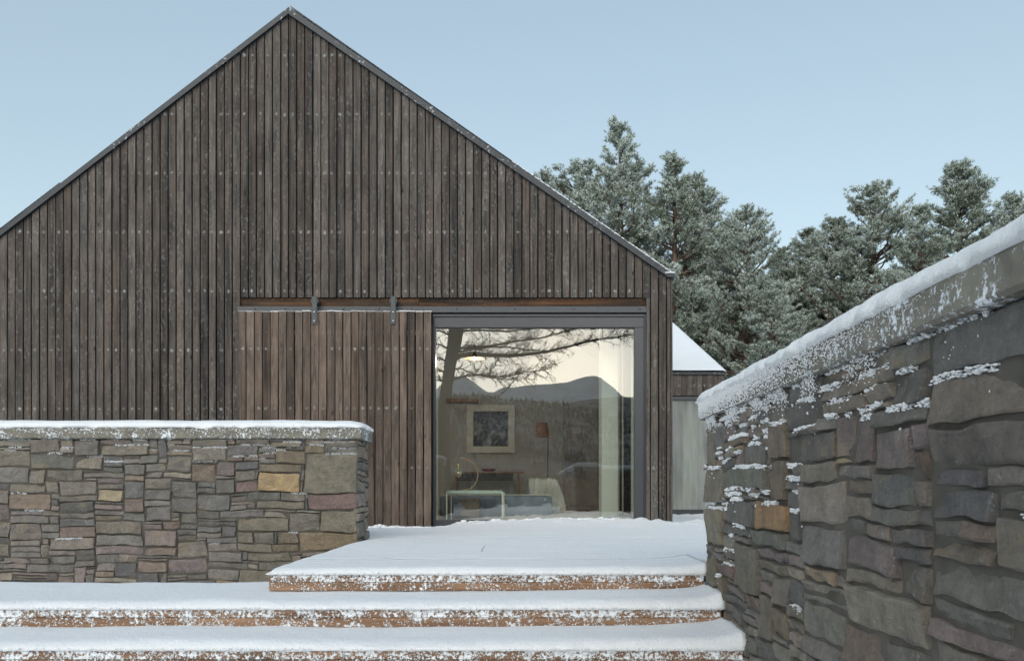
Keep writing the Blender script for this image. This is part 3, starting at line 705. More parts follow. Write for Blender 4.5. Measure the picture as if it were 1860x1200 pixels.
mb.build('wall_structure', M['board_back'], barn)
# roof
mb = MB(); ov = .02
def roof_slab(mb, x0, x1, o0, o1, y0, y1):
    vs = []
    for y in (y0, y1): vs += [(x0, y, roof_z(x0, o0)), (x1, y, roof_z(x1, o0)), (x1, y, roof_z(x1, o1)), (x0, y, roof_z(x0, o1))]
    mb.add(vs, [(0, 1, 2, 3), (7, 6, 5, 4), (0, 4, 5, 1), (1, 5, 6, 2), (2, 6, 7, 3), (3, 7, 4, 0)])
roof_slab(mb, RX+.001, X(1222), .125, .01, D0+.03, YB+.1); RL = (-5.4, -2.9, 10.2, 16.0)  # RL: roof opening added out of view to let daylight into the room
roof_slab(mb, XLE-.02, RL[0], .125, .01, D0+.03, YB+.1); roof_slab(mb, RL[1], RX-.001, .125, .01, D0+.03, YB+.1); roof_slab(mb, RL[0]+.001, RL[1]-.001, .125, .01, D0+.03, RL[2]); roof_slab(mb, RL[0]+.001, RL[1]-.001, .125, .01, RL[3], YB+.1); mb.build('roof', M['roof'], barn)
mb = MB(); mb.add([(RL[0], RL[2], roof_z(RL[0], .03)), (RL[1], RL[2], roof_z(RL[1], .03)), (RL[1], RL[3], roof_z(RL[1], .03)), (RL[0], RL[3], roof_z(RL[0], .03))], [(0, 1, 2, 3)]); mb.build('added_roof_pane', M['pane'], barn)  # unseen pane over the added opening that brightens the room
mb = MB(); roof_slab(mb, RX-.02, X(1213), .066, -.012, D0-.045, D0-.002); mb.box(X(1210), X(1223.5), D0-.047, D0-.004, Z(504.5), Z(497)); mb.box(X(1213), X(1225), D0-.04, YB, Z(505), Z(499))
mb.build('verge_trim', M['verge'], barn)
mb = MB(); roof_slab(mb, XLE-.03, RX-.022, .068, -.004, D0-.040, D0-.002); mb.build('verge_trim', M['verge'], barn)
mb = MB(); xs = [RX+(X(1221)-RX)*i/150 for i in range(151)]; ys = [D0-.05, D0-.035, D0-.01, D0+.1, D0+.5, D0+2, D0+5, YB+.1]
def snow_line(xs, thf):
    vs = []
    for x in xs:
        for j, y in enumerate(ys):
            t = thf(x)*(0, .55, .85, 1, 1, 1, 1, .4)[j]*(1+.5*nz(x*6, y*2)); vs.append((x, y, roof_z(x, -.013)+max(.0005, t)))
    m = len(ys); mb.add(vs, [(i*m+j, (i+1)*m+j, (i+1)*m+j+1, i*m+j+1) for i in range(len(xs)-1) for j in range(m-1)])
snow_line(xs, lambda x: float(np.interp(x, [RX, RX+.4, X(900), X(1060), X(1221)], [.0, .002, .008, .016, .024])))
xs2 = [XLE+(-5.45-XLE)*i/60 for i in range(61)]; snow_line(xs2, lambda x: float(np.interp(x, [XLE, -5.9, -5.46], [.010, .008, .0])))
rr = random.Random(8)
for i in range(420):
    x = rr.uniform(X(930), X(1221)); r = rr.uniform(.004, .010); clump(mb, (x, D0-.048+rr.uniform(0, .02), roof_z(x, -.014)+.002), r*1.6, r, r*.8, rr)
for i in range(60):
    x = rr.uniform(X(1208), X(1223)); r = rr.uniform(.006, .014); clump(mb, (x, D0-.04, Z(496.5)), r*1.3, r, r*.7, rr)
mb.build('roof_snow', M['snow'], barn, True)
def bolt(mb, x, y, z, r=.016, d=.014, mi=0): mb.tube([(x, y, z), (x, y-d*.6, z), (x, y-d, z)], [r, r, r*.6], 6, mi=mi)
# lintel timber and rail
LX0, LX1 = X(432), X(1174)
mb = MB(); spl = []
vs = []; 
def hboard(mb, x0, x1, y0, y1, z0, z1, rr=R):
    c = (rr.random(), rr.random(), 1.0); vs = [(x0, y0, z0), (x1, y0, z0), (x1, y0, z1), (x0, y0, z1), (x0, y1, z0), (x1, y1, z0), (x1, y1, z1), (x0, y1, z1)]
    uv = [(0, x0), (0, x1), (1, x1), (1, x0)]*2; mb.add(vs, [(0, 1, 2, 3), (5, 4, 7, 6), (4, 0, 3, 7), (1, 5, 6, 2), (3, 2, 6, 7), (4, 5, 1, 0)], c, 0, uv)
hboard(mb, LX0, X(760), D0+.035, D0+.06, Z(557), Z(540)); hboard(mb, X(760)+.003, LX1, D0+.035, D0+.06, Z(557), Z(540)); mb.build('lintel_board', M['lintel'], barn)
mb = MB(); mb.box(X(430), LX1, D0-.004, D0+.012, Z(567.3), Z(556.2), bev=.002); mb.box(X(430), X(433), D0+.005, D0+.05, -.02, Z(541))
for px in (464, 518, 624, 689, 729, 748, 830, 936, 1042, 1163): bolt(mb, X(px), D0-.004, Z(561), .010, .012)
for px in (736, 741): bolt(mb, X(px), D0-.004, Z(562), .007, .006)
mb.build('door_rail', M['metal'], barn)
# sliding door
YD = D0-.085
door = None
dc = [432.7+14.62*i for i in range(25)]; spec = []; rd = random.Random(12); tops = []
for a, b in zip(dc[:-1], dc[1:]):
    g0 = rd.uniform(.003, .007); x0, x1 = X(a)*YD/D0+g0, X(b)*YD/D0-rd.uniform(.003, .007); zt = Z(568)+rd.uniform(-.006, .004); zb = -.055+rd.uniform(-.008, .008)
    spec.append((x0, x1, zb, zt, zt)); tops.append((x0, x1, zt))
mb = MB(); boards(mb, spec, YD, .024, jit=.0025, tone=(.58, 1.32), rr=rd)
for py in (605, 768, 932):
    for (x0, x1, zt) in tops: bolt(mb, (x0+x1)/2+rd.uniform(-.01, .01), YD-.001, Z(py)+rd.uniform(-.004, .004), .004, .004, 1)
door = mb.build('sliding_door', [M['door'], M['bolt']], barn)
mb = MB()
for py in (605, 768, 932): hboard(mb, X(434)*YD/D0, X(782)*YD/D0, YD+.0265, YD+.05, Z(py+5), Z(py-4))
mb.build('door_ledger', M['door'], door)
for px in (571.5, 714.5):
    mb = MB(); x = X(px)*YD/D0; mb.box(x-.031, x+.031, YD-.014, YD-.003, Z(592), Z(541), bev=.006); mb.tube([(x, YD-.003, Z(549)), (x, D0+.01, Z(549))], .045, 18)
    for py in (570, 586): bolt(mb, X(px)*YD/D0, YD-.014, Z(py), .014, .014, 1)
    mb.build('door_hanger', [M['metal'], M['bolt']], door)
mb = MB()
for (x0, x1, zt) in tops:
    u = x0
    hcap = rd.uniform(.008, .022)
    while u < x1: r = rd.uniform(.006, .012); clump(mb, (u, YD+.012+rd.uniform(-.006, .006), zt+hcap*.2), r, .012, hcap*.45, rd); u += r*.7
rr = rd
for i in range(500):
    x = rr.uniform(X(668), X(784)); r = rr.uniform(.006, .02); clump(mb, (x, YD-.01-rr.random()*.05, -.045+abs(nz(x*5))*.07*rr.random()), r*1.6, r, r*.8, rr)
mb.build('door_snow', M['snow'], door, True)
# window
YG = D0+.085
win = MB(); yf = D0+.045
x0, x1, zt, zb = X(785.5), X(1173.5), Z(569.5), Z(957)
win.box(x0, x1, yf-.02, yf+.10, Z(573.6), zt, bev=.002)                               # outer head
win.box(X(1171), x1, yf-.02, yf+.10, zb, Z(573.8), bev=.002)                          # outer right
win.box(x0, X(787), yf-.02, yf+.10, zb, Z(573.8), bev=.002)
win.box(X(787.2), X(1170.8), yf, yf+.09, Z(593), Z(573.5), bev=.003)                  # sash head
win.box(x0-.1, x1+.02, yf+.101, yf+.14, Z(584), Z(537))  # unseen strip added to block a light leak above the sash
win.box(X(1153.5), X(1170.8), yf, yf+.09, Z(947), Z(593.2), bev=.003)                 # sash right
win.box(X(787.2), X(790.3), yf, yf+.09, Z(947), Z(593.2), bev=.002)
win.box(X(787.2), X(1170.8), yf-.004, yf+.11, Z(958), Z(944), bev=.003)
window = win.build('window_frame', M['frame'], barn)
def wpane(name, xa, xb, y, za, zb, mat, parent):
    mb = MB(); nx, nzz = 2, 2; mb.add([(xa, y, za), (xb, y, za), (xb, y, zb), (xa, y, zb)], [(0, 1, 2, 3)]); return mb.build(name, mat, parent)
wpane('pane', X(790.3), X(1153.5), yf+.05, Z(944), Z(593), M['pane'], window)
M['pale'] = plain('pale_paint', (.62, .66, .58), .5, 0, .04)
mb = MB(); xk = (793-VX)/(F/9.9); mb.box(xk, xk+.02, 9.86, 9.9, 0.0, EYE+(HY-655)*9.9/F); mb.build('blind_cord', M['pale'], window)

# interior
g = G('oak_floor'); o = g.obj(); g.set(Base_Color=g.mix(g.noise(g.map(o, (7, .6, 1)), 1.0, 6), (.19, .11, .055), (.36, .23, .13)), Roughness=.45); M['oak_floor'] = g.m
M['inwall'] = plain('lime_plaster', (.54, .53, .49), .9, 0, .05, 2, .05)
M['inwall2'] = plain('white_plaster', (.58, .62, .56), .8, 0, .03, 2, .05)
M['wood'] = plain('oak', (.33, .19, .10), .5, 0, .2, 9)
BW = 16.2
mb = MB(); mb.box(WXL+.18, WXR-.18, D0+.22, BW, -.09, -.006); mb.build('oak_floor', M['oak_floor'], barn)
mb = MB(); iw0, iw1 = -3.3, WXR-.185
poly_wall(mb, BW, BW+.1, [(iw0-.4, -.05), (iw1, -.05), (iw1, 3.0), (0, 3.9), (iw0-.4, 4.4)])
mb.build('inner_wall', M['inwall'], barn)
for bx in ((iw0-.1, iw0, D0+.25, BW-.01, -.02, 2.9), (iw0, X(783)-.02, D0+.204, D0+.25, -.02, 3.2), (WXR-.20, WXR-.172, 13.2, BW-.01, -.02, 2.7), (WXR-.20, WXR-.172, D0+.21, 11.45, -.02, 2.7)):
    mb = MB(); mb.box(*bx); mb.build('inner_wall', M['inwall'], barn)
mb = MB(); a = P(1093, 940, 10.35); b = P(1122, 940, 10.35); mb.box(a.x, b.x, 10.35, 10.75, -.004, 2.75); mb.box(a.x-.008, b.x+.006, 10.335, 10.345, -.004, .075, bev=.002); mb.build('partition', M['inwall2'], barn)
mb = MB(); a = P(1147, 940, 10.6); mb.box(a.x, a.x+.05, 10.6, 10.66, -.004, 2.6); mb.box(a.x-.09, a.x-.08, 10.8, 10.9, 0, 2.5); mb.build('side_window_post', M['inwall2'], barn)
wpane('side_pane', 0, 0, 0, 0, 0, M['pane'], barn) if False else None
mb = MB(); mb.add([(WXR-.08, 11.5, .03), (WXR-.08, 13.1, .03), (WXR-.08, 13.1, Z(585)), (WXR-.08, 11.5, Z(585))], [(0, 1, 2, 3)]); mb.build('side_pane', M['pane'], barn)
mb = MB(); hboard(mb, P(812, 730, 16.1).x, P(868, 730, 16.1).x, 15.95, 16.15, P(0, 731, 16.1).z, P(0, 725, 16.1).z); mb.build('wall_shelf', M['wood'], barn)
mb = MB(); a = P(1024, 780, 15.9); b = P(1088, 780, 15.9)
mb.box(a.x, b.x, 15.9, 16.15, 0, 2.15); mb.box(a.x+.03, a.x+.33, 15.885, 15.895, .08, 2.1, bev=.003); mb.box(a.x+.36, b.x-.03, 15.885, 15.895, .08, 2.1, bev=.003)
M['cup'] = plain('walnut_panel', (.36, .335, .30), .5); cup = mb.build('cupboard', M['cup']); tag(cup, 'tall brown built-in cupboard at the back right of the room', 'cupboard')

# framed print
pr = thing('framed_print', P(891, 778, 16.15), 'square dark print in a wide pale frame on the back wall of the room', 'picture')
mb = MB(); a = P(848, 822, 16.15); b = P(935, 735, 16.15); wf = .13
fy = 16.12
mb.box(a.x, b.x, fy, fy+.05, a.z, a.z+wf, bev=.004); mb.box(a.x, b.x, fy, fy+.05, b.z-wf, b.z, bev=.004); mb.box(a.x, a.x+wf, fy, fy+.05, a.z+wf+.001, b.z-wf-.001, bev=.004); mb.box(b.x-wf, b.x, fy, fy+.05, a.z+wf+.001, b.z-wf-.001, bev=.004)
M['passe'] = plain('pale_frame', (.86, .84, .74), .6, 0, .05); mb.build('picture_frame', M['passe'], pr)
g = G('abstract_print'); o = g.obj(); v1 = g.noise(o, 3.2, 5, .6, 1.6); g.set(Base_Color=g.mix(g.rng(v1, .5, .62), (.035, .042, .06), (.34, .34, .32)), Roughness=.5); 
mb = MB(); mb.box(a.x+wf, b.x-wf, fy+.03, fy+.045, a.z+wf, b.z-wf); mb.build('print', g.m, pr)
# console table + bowl
cz = P(0, 856, 15.6).z
ct = thing('console_table', (P(890, 0, 15.6).x, 15.6, 0), 'long narrow wooden console table against the back wall', 'table')
a = P(825, 0, 15.6).x; b = P(953, 0, 15.6).x
mb = MB(); mb.box(a, b, 15.4, 15.85, cz-.035, cz, bev=.005); mb.build('table_top', M['wood'], ct)
mb = MB(); mb.box(a+.05, b-.22, 15.44, 15.8, cz-.17, cz-.04, bev=.004); M['darkwood'] = plain('dark_oak', (.05, .04, .035), .6); mb.build('drawer_box', M['darkwood'], ct)
for x in (a+.04, b-.12):
    for y in (15.44, 15.78): mb = MB(); mb.tube([(x, y, 0), (x, y, cz-.04)], [.014, .022], 8); mb.build('leg', M['wood'], ct)
mb = MB(); p = P(887, 855, 15.6); mb.lathe([(.05, .0), (.11, .012), (.155, .05), (.15, .055), (.10, .02), (.0, .016)], (p.x, 15.6, cz), 28); M['red'] = plain('red_lacquer', (.30, .05, .03), .35)
tag(mb.build('bowl', M['red'], None, True), 'shallow red bowl standing on the console table', 'bowl')
# pendant lamp
p = P(862, 651, 12.3); pl = thing('pendant_lamp', p, 'small copper pendant lamp, lit, hanging inside the big window', 'lamp')
M['copper'] = plain('copper', (.72, .30, .12), .3, .9, .05, 20, 0)
mb = MB(); mb.lathe([(.145, 0), (.13, .012), (.085, .035), (.03, .055), (.02, .09), (.0, .092)], p, 32); mb.lathe([(.142, .002), (.125, .010), (.08, .03), (.02, .048)], p, 32); mb.build('lamp_shade', M['copper'], pl, True)
g = G('lit_bulb'); g.b.inputs['Emission Color'].default_value = (1, .62, .25, 1); g.b.inputs['Emission Strength'].default_value = 35
mb = MB(); mb.lathe([(.0, -.022), (.02, -.015), (.028, .0), (.02, .02), (.012, .03)], p, 16); mb.build('bulb', g.m, pl, True)
mb = MB(); mb.tube([p+Vector((0, 0, .09)), Vector((p.x, p.y, 4.2))], .003, 5); mb.build('flex', M['metal'], pl)
ld = bpy.data.lights.new('lamp_light', 'POINT'); ld.energy = 19; ld.color = (1, .87, .72); ld.shadow_soft_size = .03; lo = bpy.data.objects.new('lamp_light', ld); SC.collection.objects.link(lo); lo.parent = pl; lo.location = (0, 0, -.05)
# coffee table
ct = thing('coffee_table', (P(862, 0, 10.2).x, 10.4, 0), 'low coffee table with pale green glass top just inside the window', 'table')
g = G('green_glass_top'); g.set(Base_Color=(.52, .62, .55), Roughness=.12); M['greenglass'] = g.m
a = P(812, 0, 10.1).x; b = P(912, 0, 10.1).x; tz = P(0, 890, 10.1).z
mb = MB(); mb.box(a, b, 10.1, 10.7, tz-.045, tz, bev=.006); mb.build('table_top', M['greenglass'], ct)
M['palemetal'] = plain('pale_metal', (.72, .74, .62), .3, .3, .03, 20, 0)
for x in (a-.004, b+.004):
    for y in (10.09, 10.71): mb = MB(); mb.box(x-.009, x+.009, y-.009, y+.009, -.004, tz-.02, bev=.002); mb.build('leg', M['palemetal'], ct)
# table lamp with wooden hoop on a side table
p = P(833, 893, 11.6); sd_ = thing('side_table', (p.x, 11.6, 0), 'small round wooden side table behind the coffee table carrying the brass lamp', 'table')
mb = MB(); mb.lathe([(0, 0), (.2, 0), (.2, .02), (0, .02)], (p.x, 11.6, p.z-.02), 28); mb.build('table_top', M['wood'], sd_)
for q in range(3): t = q*2.1; mb = MB(); mb.tube([(p.x+.15*math.cos(t), 11.6+.15*math.sin(t), 0), (p.x+.11*math.cos(t), 11.6+.11*math.sin(t), p.z-.02)], .012, 6); mb.build('leg', M['wood'], sd_)
tl = thing('table_lamp', (p.x, 11.6, p.z), 'brass and glass table lamp hung in a pale wooden hoop', 'lamp')
kk = F/11.6; M['brass'] = plain('brass', (.75, .52, .2), .25, .9, .05, 20, 0); M['hoop'] = plain('bent_ash', (.62, .42, .24), .5)
mb = MB(); c = P(838, 862, 11.6); pts = [(c.x+.235*math.sin(t), 11.6, c.z+.235*math.cos(t)) for t in [(-.15+i*.14) for i in range(21)]]; mb.tube(pts, .010, 6); mb.tube([(pts[-1][0], 11.6, pts[-1][2]), (p.x, 11.6, p.z+.004)], .010, 6); mb.build('hoop', M['hoop'], tl, True)
q = P(832, 850, 11.6); mb = MB(); mb.lathe([(.0, .10), (.012, .09), (.02, .05), (.026, .02), (.018, .0), (.024, -.01)], q, 18); mb.tube([q+Vector((0, 0, .1)), Vector((q.x, 11.6, c.z+.232))], .003, 5); mb.build('lamp_holder', M['brass'], tl, True)
g = G('smoked_bulb'); g.set(Base_Color=(.75, .68, .5), Roughness=.08, Metallic=.5)
mb = MB(); mb.lathe([(.02, -.01), (.045, -.03), (.062, -.065), (.055, -.10), (.03, -.125), (0, -.132)], q, 20); mb.build('globe', g.m, tl, True)
# sofa, cushion, armchair, throw, floor lamp
def soft_box(mb, x0, x1, y0, y1, z0, z1, r=.05, n=8, amp=.006, seed=0):
    cx, cy, cz_ = (x0+x1)/2, (y0+y1)/2, (z0+z1)/2; hx, hy, hz_ = (x1-x0)/2, (y1-y0)/2, (z1-z0)/2; vs = []; fs = []; ix = {}
    def vid(p):
        k = tuple(round(c, 5) for c in p)
        if k not in ix:
            q = Vector((p[0]*hx, p[1]*hy, p[2]*hz_)); inn = Vector((max(-hx+r, min(hx-r, q.x)), max(-hy+r, min(hy-r, q.y)), max(-hz_+r, min(hz_-r, q.z)))); d = q-inn
            if d.length > 1e-6: q = inn+d.normalized()*r
            w_ = amp*nz(q.x*6+seed, q.y*6, q.z*6); ix[k] = len(vs); vs.append((cx+q.x*(1+w_*2), cy+q.y*(1+w_*2), cz_+q.z+w_))
        return ix[k]
    for a in range(3):
        for sgn in (-1, 1):
            for i in range(n):
                for j in range(n):
                    quad = []
                    for (u, v) in ((i, j), (i+1, j), (i+1, j+1), (i, j+1)):
                        p = [0, 0, 0]; p[a] = sgn; p[(a+1) % 3] = -1+2*u/n; p[(a+2) % 3] = -1+2*v/n; quad.append(vid(p))
                    fs.append(tuple(quad if sgn > 0 else quad[::-1]))
    mb.add(vs, fs)
def fabric(name, col, sc=60):
    g = G(name); o = g.obj(); n_ = g.noise(o, sc, 4, .7); c = g.mix(g.rng(g.noise(o, 5, 5), .3, .7), tuple(x*.7 for x in col), tuple(min(1, x*1.3) for x in col)); g.set(Base_Color=c, Roughness=.95); g.bump(n_, .8, .01); return g.m
M['sofa'] = fabric('blue_grey_wool', (.20, .235, .28)); M['cush'] = fabric('tan_linen', (.34, .25, .17)); M['throw'] = fabric('speckled_throw', (.42, .41, .36), 30); M['cush2'] = fabric('slate_linen', (.14, .16, .2))
sf = thing('sofa', (P(880, 0, 11).x, 11.3, 0), 'low blue-grey wool sofa seen behind the coffee table', 'sofa')
a = P(800, 0, 11.1).x; b = P(1003, 0, 11.1).x
mb = MB(); soft_box(mb, a, b, 10.95, 11.15, .02, P(0, 899, 10.95).z+.0, .05, 10); mb.build('sofa_back', M['sofa'], sf, True)
mb = MB(); mb.tube([(a+.02, 10.945, P(0, 898, 10.95).z), (b-.03, 10.945, P(0, 898, 10.95).z)], .006, 6); mb.build('piping', M['palemetal'], sf)
mb = MB(); soft_box(mb, a+.02, b-.02, 11.16, 12.0, .02, .30, .06); mb.build('seat', M['sofa'], sf, True)
for x in (a+.06, b-.06):
    mb = MB(); mb.tube([(x, 11.1, -.004), (x, 11.1, .03)], .02, 8); mb.build('leg', M['wood'], sf)
mb = MB(); q0, q1 = P(838, 937, 10.8), P(871, 905, 10.8); soft_box(mb, q0.x, q1.x, 10.72, 10.84, q0.z-.02, q1.z, .045, 8, .02, 3); tag(mb.build('cushion', M['cush'], None, True), 'tan linen cushion under the glass coffee table', 'cushion')
ac = thing('armchair', (P(985, 0, 11.9).x, 11.9, 0), 'armchair with its high rounded back beside the sofa', 'armchair')
q0, q1 = P(958, 940, 11.6), P(1010, 872, 11.6)
mb = MB(); soft_box(mb, q0.x, q1.x, 11.5, 11.72, .12, q1.z, .10, 10, .01, 5); mb.build('backrest', M['sofa'], ac, True)
mb = MB(); soft_box(mb, q0.x, q1.x, 11.73, 12.3, .14, .30, .06, 8); mb.build('seat', M['sofa'], ac, True)
for x in (q0.x+.05, q1.x-.05):
    for y in (11.6, 12.2): mb = MB(); mb.tube([(x, y, -.004), (x, y, .16)], .015, 8); mb.build('leg', M['wood'], ac)
# throw draped over the chair
mb = MB(); NU, NV = 26, 40; vs = []
for j in range(NV+1):
    t = j/NV
    for i in range(NU+1):
        s = i/NU; x = q0.x+.02+(q1.x+.10-q0.x)*s
        wv = .018*math.sin(s*19+t*3)+.012*nz(s*9, t*7)
        drop = .0 if s < .72 else ((s-.72)/.28)**1.4*.35
        if t < .62: z = q1.z+.022-t/.62*(q1.z-.03)*(.95); y = 11.485-wv-.03*math.sin(t*3); z -= drop*(1-t/.62); z = max(z, .01+.01*s)
        else: y = 11.485+(t-.62)/.38*.5; z = q1.z+.028-((t-.62)/.38)**2*.15-drop
        vs.append((x+wv*.6, y, z))
idx = lambda j, i: j*(NU+1)+i
fs = [(idx(j, i), idx(j, i+1), idx(j+1, i+1), idx(j+1, i)) for j in range(NV) for i in range(NU) if not (j == int(NV*.62))]
# connect the front fall to the part lying over the top: the fall starts at row 0 (top), so bridge row 0 to the first rear row
jr = int(NV*.62)+1
fs += [(idx(0, i), idx(0, i+1), idx(jr, i+1), idx(jr, i)) for i in range(NU)]
mb.add(vs, fs); th = mb.build('throw', M['throw'], None, True); m_ = th.modifiers.new('thick', 'SOLIDIFY'); m_.thickness = .012
tag(th, 'pale speckled woollen throw draped over the armchair back', 'blanket')
fl = thing('floor_lamp', (P(985, 0, 14.5).x, 14.5, 0), 'slim floor lamp with a terracotta shade at the back of the room', 'lamp')
q = P(985, 793, 14.5)
mb = MB(); mb.lathe([(.13, 0), (.10, .25), (.098, .25), (.128, 0)], q, 28); M['terra'] = plain('terracotta_shade', (.27, .145, .095), .8); mb.build('lamp_shade', M['terra'], fl, True)
mb = MB(); mb.tube([(q.x+.1, 14.5, 0), (q.x+.1, 14.5, q.z-.01), (q.x, 14.5, q.z+.02), (q.x, 14.5, q.z+.2)], .010, 6); mb.build('pole', M['darkwood'], fl); mb = MB(); mb.lathe([(0, .02), (.13, .015), (.14, 0), (0, 0)], (q.x+.1, 14.5, -.004), 24); mb.build('base', M['metal'], fl)

# ------------------------------------------------------------------ second house on the right
YH = 12.7; KH = F/YH
def X2(px): return (px-VX)/KH
def Z2(py): return EYE+(HY-py)/KH
h2 = thing('garden_house', (X2(1270), YH+2.5, 0), 'lower timber house with snowy roof and misted window, set back right of the barn', 'house')
xa, xb = WXR+.06, X2(1315.5); ez = Z2(680)
mb = MB(); spec = []; c = X2(1315)
while c > xa+.1: spec.append((c-.088, c-.005, Z2(718), ez, ez)); c -= .0735*1.0+.01
spec = [(s[0], s[1], s[2], s[3], s[4]) for s in spec]
boards(mb, spec, YH, .022, tone=(.8, 1.2)); mb.build('cladding', M['clad'], h2)
mb = MB(); mb.box(xa, xb-.01, YH+.024, YH+.2, Z2(722), ez-.004); mb.box(xb-.12, xb-.012, YH+.024, YH+5, -.1, Z2(722)-.002); mb.box(xa, xb-.02, YH+4.9, YH+5, -.1, ez); mb.build('wall_structure', M['board_back'], h2)
mb = MB(); spec = []; c = xb
while c > xb-.10: spec.append((c-.084, c, -.05, Z2(719), Z2(719))); c -= .0945
boards(mb, spec, YH, .022); mb.build('corner_cladding', M['clad'], h2)
mb = MB(); side_boards(mb, xb+.002, YH+.024, YH+5, -.05, ez-.01, R); mb.build('side_cladding', M['clad'], h2)
mb = MB(); mb.box(xa, xb+.03, YH-.03, YH-.002, Z2(680.5), Z2(676), bev=.003); mb.build('eaves_trim', M['verge'], h2)
RM = .37; vs = []; mb = MB(); ey = YH-.03; DD = 5.2
for (off, mi) in ((0, 0),):
    z0 = Z2(676)+.002; vs = [(xa, ey, z0), (xb+.03, ey, z0), (xb+.03, ey+DD, z0+RM*DD), (xa, ey+DD, z0+RM*DD), (xa, ey, z0-.001), (xb+.03, ey, z0-.001), (xb+.03, ey+DD, z0+RM*DD-.1), (xa, ey+DD, z0+RM*DD-.1)]
    mb.add(vs, [(0, 1, 2, 3), (7, 6, 5, 4), (1, 5, 6, 2), (0, 3, 7, 4), (2, 6, 7, 3)])
mb.build('roof', M['roof'], h2)
mb = MB(); vs = []; nx, ny = 24, 40
for j in range(ny+1):
    for i in range(nx+1):
        x = xa+(xb+.03-xa)*i/nx; t = j/ny*DD; th_ = .05*math.sqrt(max(0, 1-(1-min(1, min(t, 1e9)/.06+.15))**2))*min(1, (nx-i)/1.0*.8+.25)
        vs.append((x, ey+t, z0+RM*t+th_+.003*nz(x*5, t*5)))
mb.add(vs, [(j*(nx+1)+i, j*(nx+1)+i+1, (j+1)*(nx+1)+i+1, (j+1)*(nx+1)+i) for j in range(ny) for i in range(nx)]); mb.build('roof_snow', M['snow'], h2, True)
win2 = MB(); win2.box(xa, X2(1301), YH+.0, YH+.09, Z2(726), Z2(719.5), bev=.003); win2.box(xa, X2(1301), YH, YH+.09, -.03, Z2(925), bev=.003); win2.box(X2(1298), X2(1301), YH, YH+.09, Z2(924.8), Z2(726.2), bev=.003)
w2 = win2.build('window_frame', M['frame'], h2)
wpane('pane', xa, X2(1298), YH+.045, Z2(925), Z2(726), M['pane_fog'], w2)
mb = MB(); vs = []; n = 40
for i in range(n+1):
    x = X2(1248)+(X2(1275)-X2(1248))*i/n; y = YH+.35+.02*math.sin(i*.9)+.008*nz(i*.7); vs += [(x, y, .0), (x, y, 2.0)]
mb.add(vs, [(2*i, 2*i+2, 2*i+3, 2*i+1) for i in range(n)]); M['curtain'] = plain('pale_curtain', (.64, .67, .60), .9, 0, .04); ob = mb.build('curtain', M['curtain'], h2, True)
mb = MB(); mb.box(xa, xb-.13, YH+2.6, YH+2.7, -.05, ez-.05); mb.build('inner_wall', M['inwall2'], h2)
mb = MB(); mb.box(xa, xb-.13, YH+.2, YH+4.9, -.06, -.005); mb.build('oak_floor', M['oak_floor'], h2)

# ------------------------------------------------------------------ pines behind the houses
g = G('pine_bark'); o = g.obj(); g.set(Base_Color=g.mix(g.rng(g.noise(g.map(o, (6, 6, 2)), 1.0, 6), .35, .65), (.065, .048, .038), (.17, .11, .08)), Roughness=.9); M['bark'] = g.m
g = G('pine_needles'); o = g.obj(); oi = g.n('ObjectInfo', out=5); g.set(Base_Color=g.mix(g.noise(o, 1.3, 4), (.09, .125, .075), (.20, .235, .15)), Roughness=.7); M['needle'] = g.m
g = G('frosted_needles'); o = g.obj(); g.set(Base_Color=g.mix(g.noise(o, 2.5, 4), (.48, .56, .52), (.76, .82, .80)), Roughness=.85); M['frostn'] = g.m
def np_mesh(name, V, Fc, mats, mi, parent):
    me = bpy.data.meshes.new(name); nv, nf = len(V), len(Fc)
    me.vertices.add(nv); me.vertices.foreach_set('co', V.astype(np.float32).ravel())
    me.loops.add(nf*3); me.loops.foreach_set('vertex_index', Fc.astype(np.int32).ravel())
    me.polygons.add(nf); me.polygons.foreach_set('loop_start', np.arange(0, nf*3, 3, dtype=np.int32))
    for m in mats: me.materials.append(m)
    me.polygons.foreach_set('material_index', mi.astype(np.int32)); me.update(calc_edges=True)
    o = bpy.data.objects.new(name, me); SC.collection.objects.link(o); o.parent = parent; return o
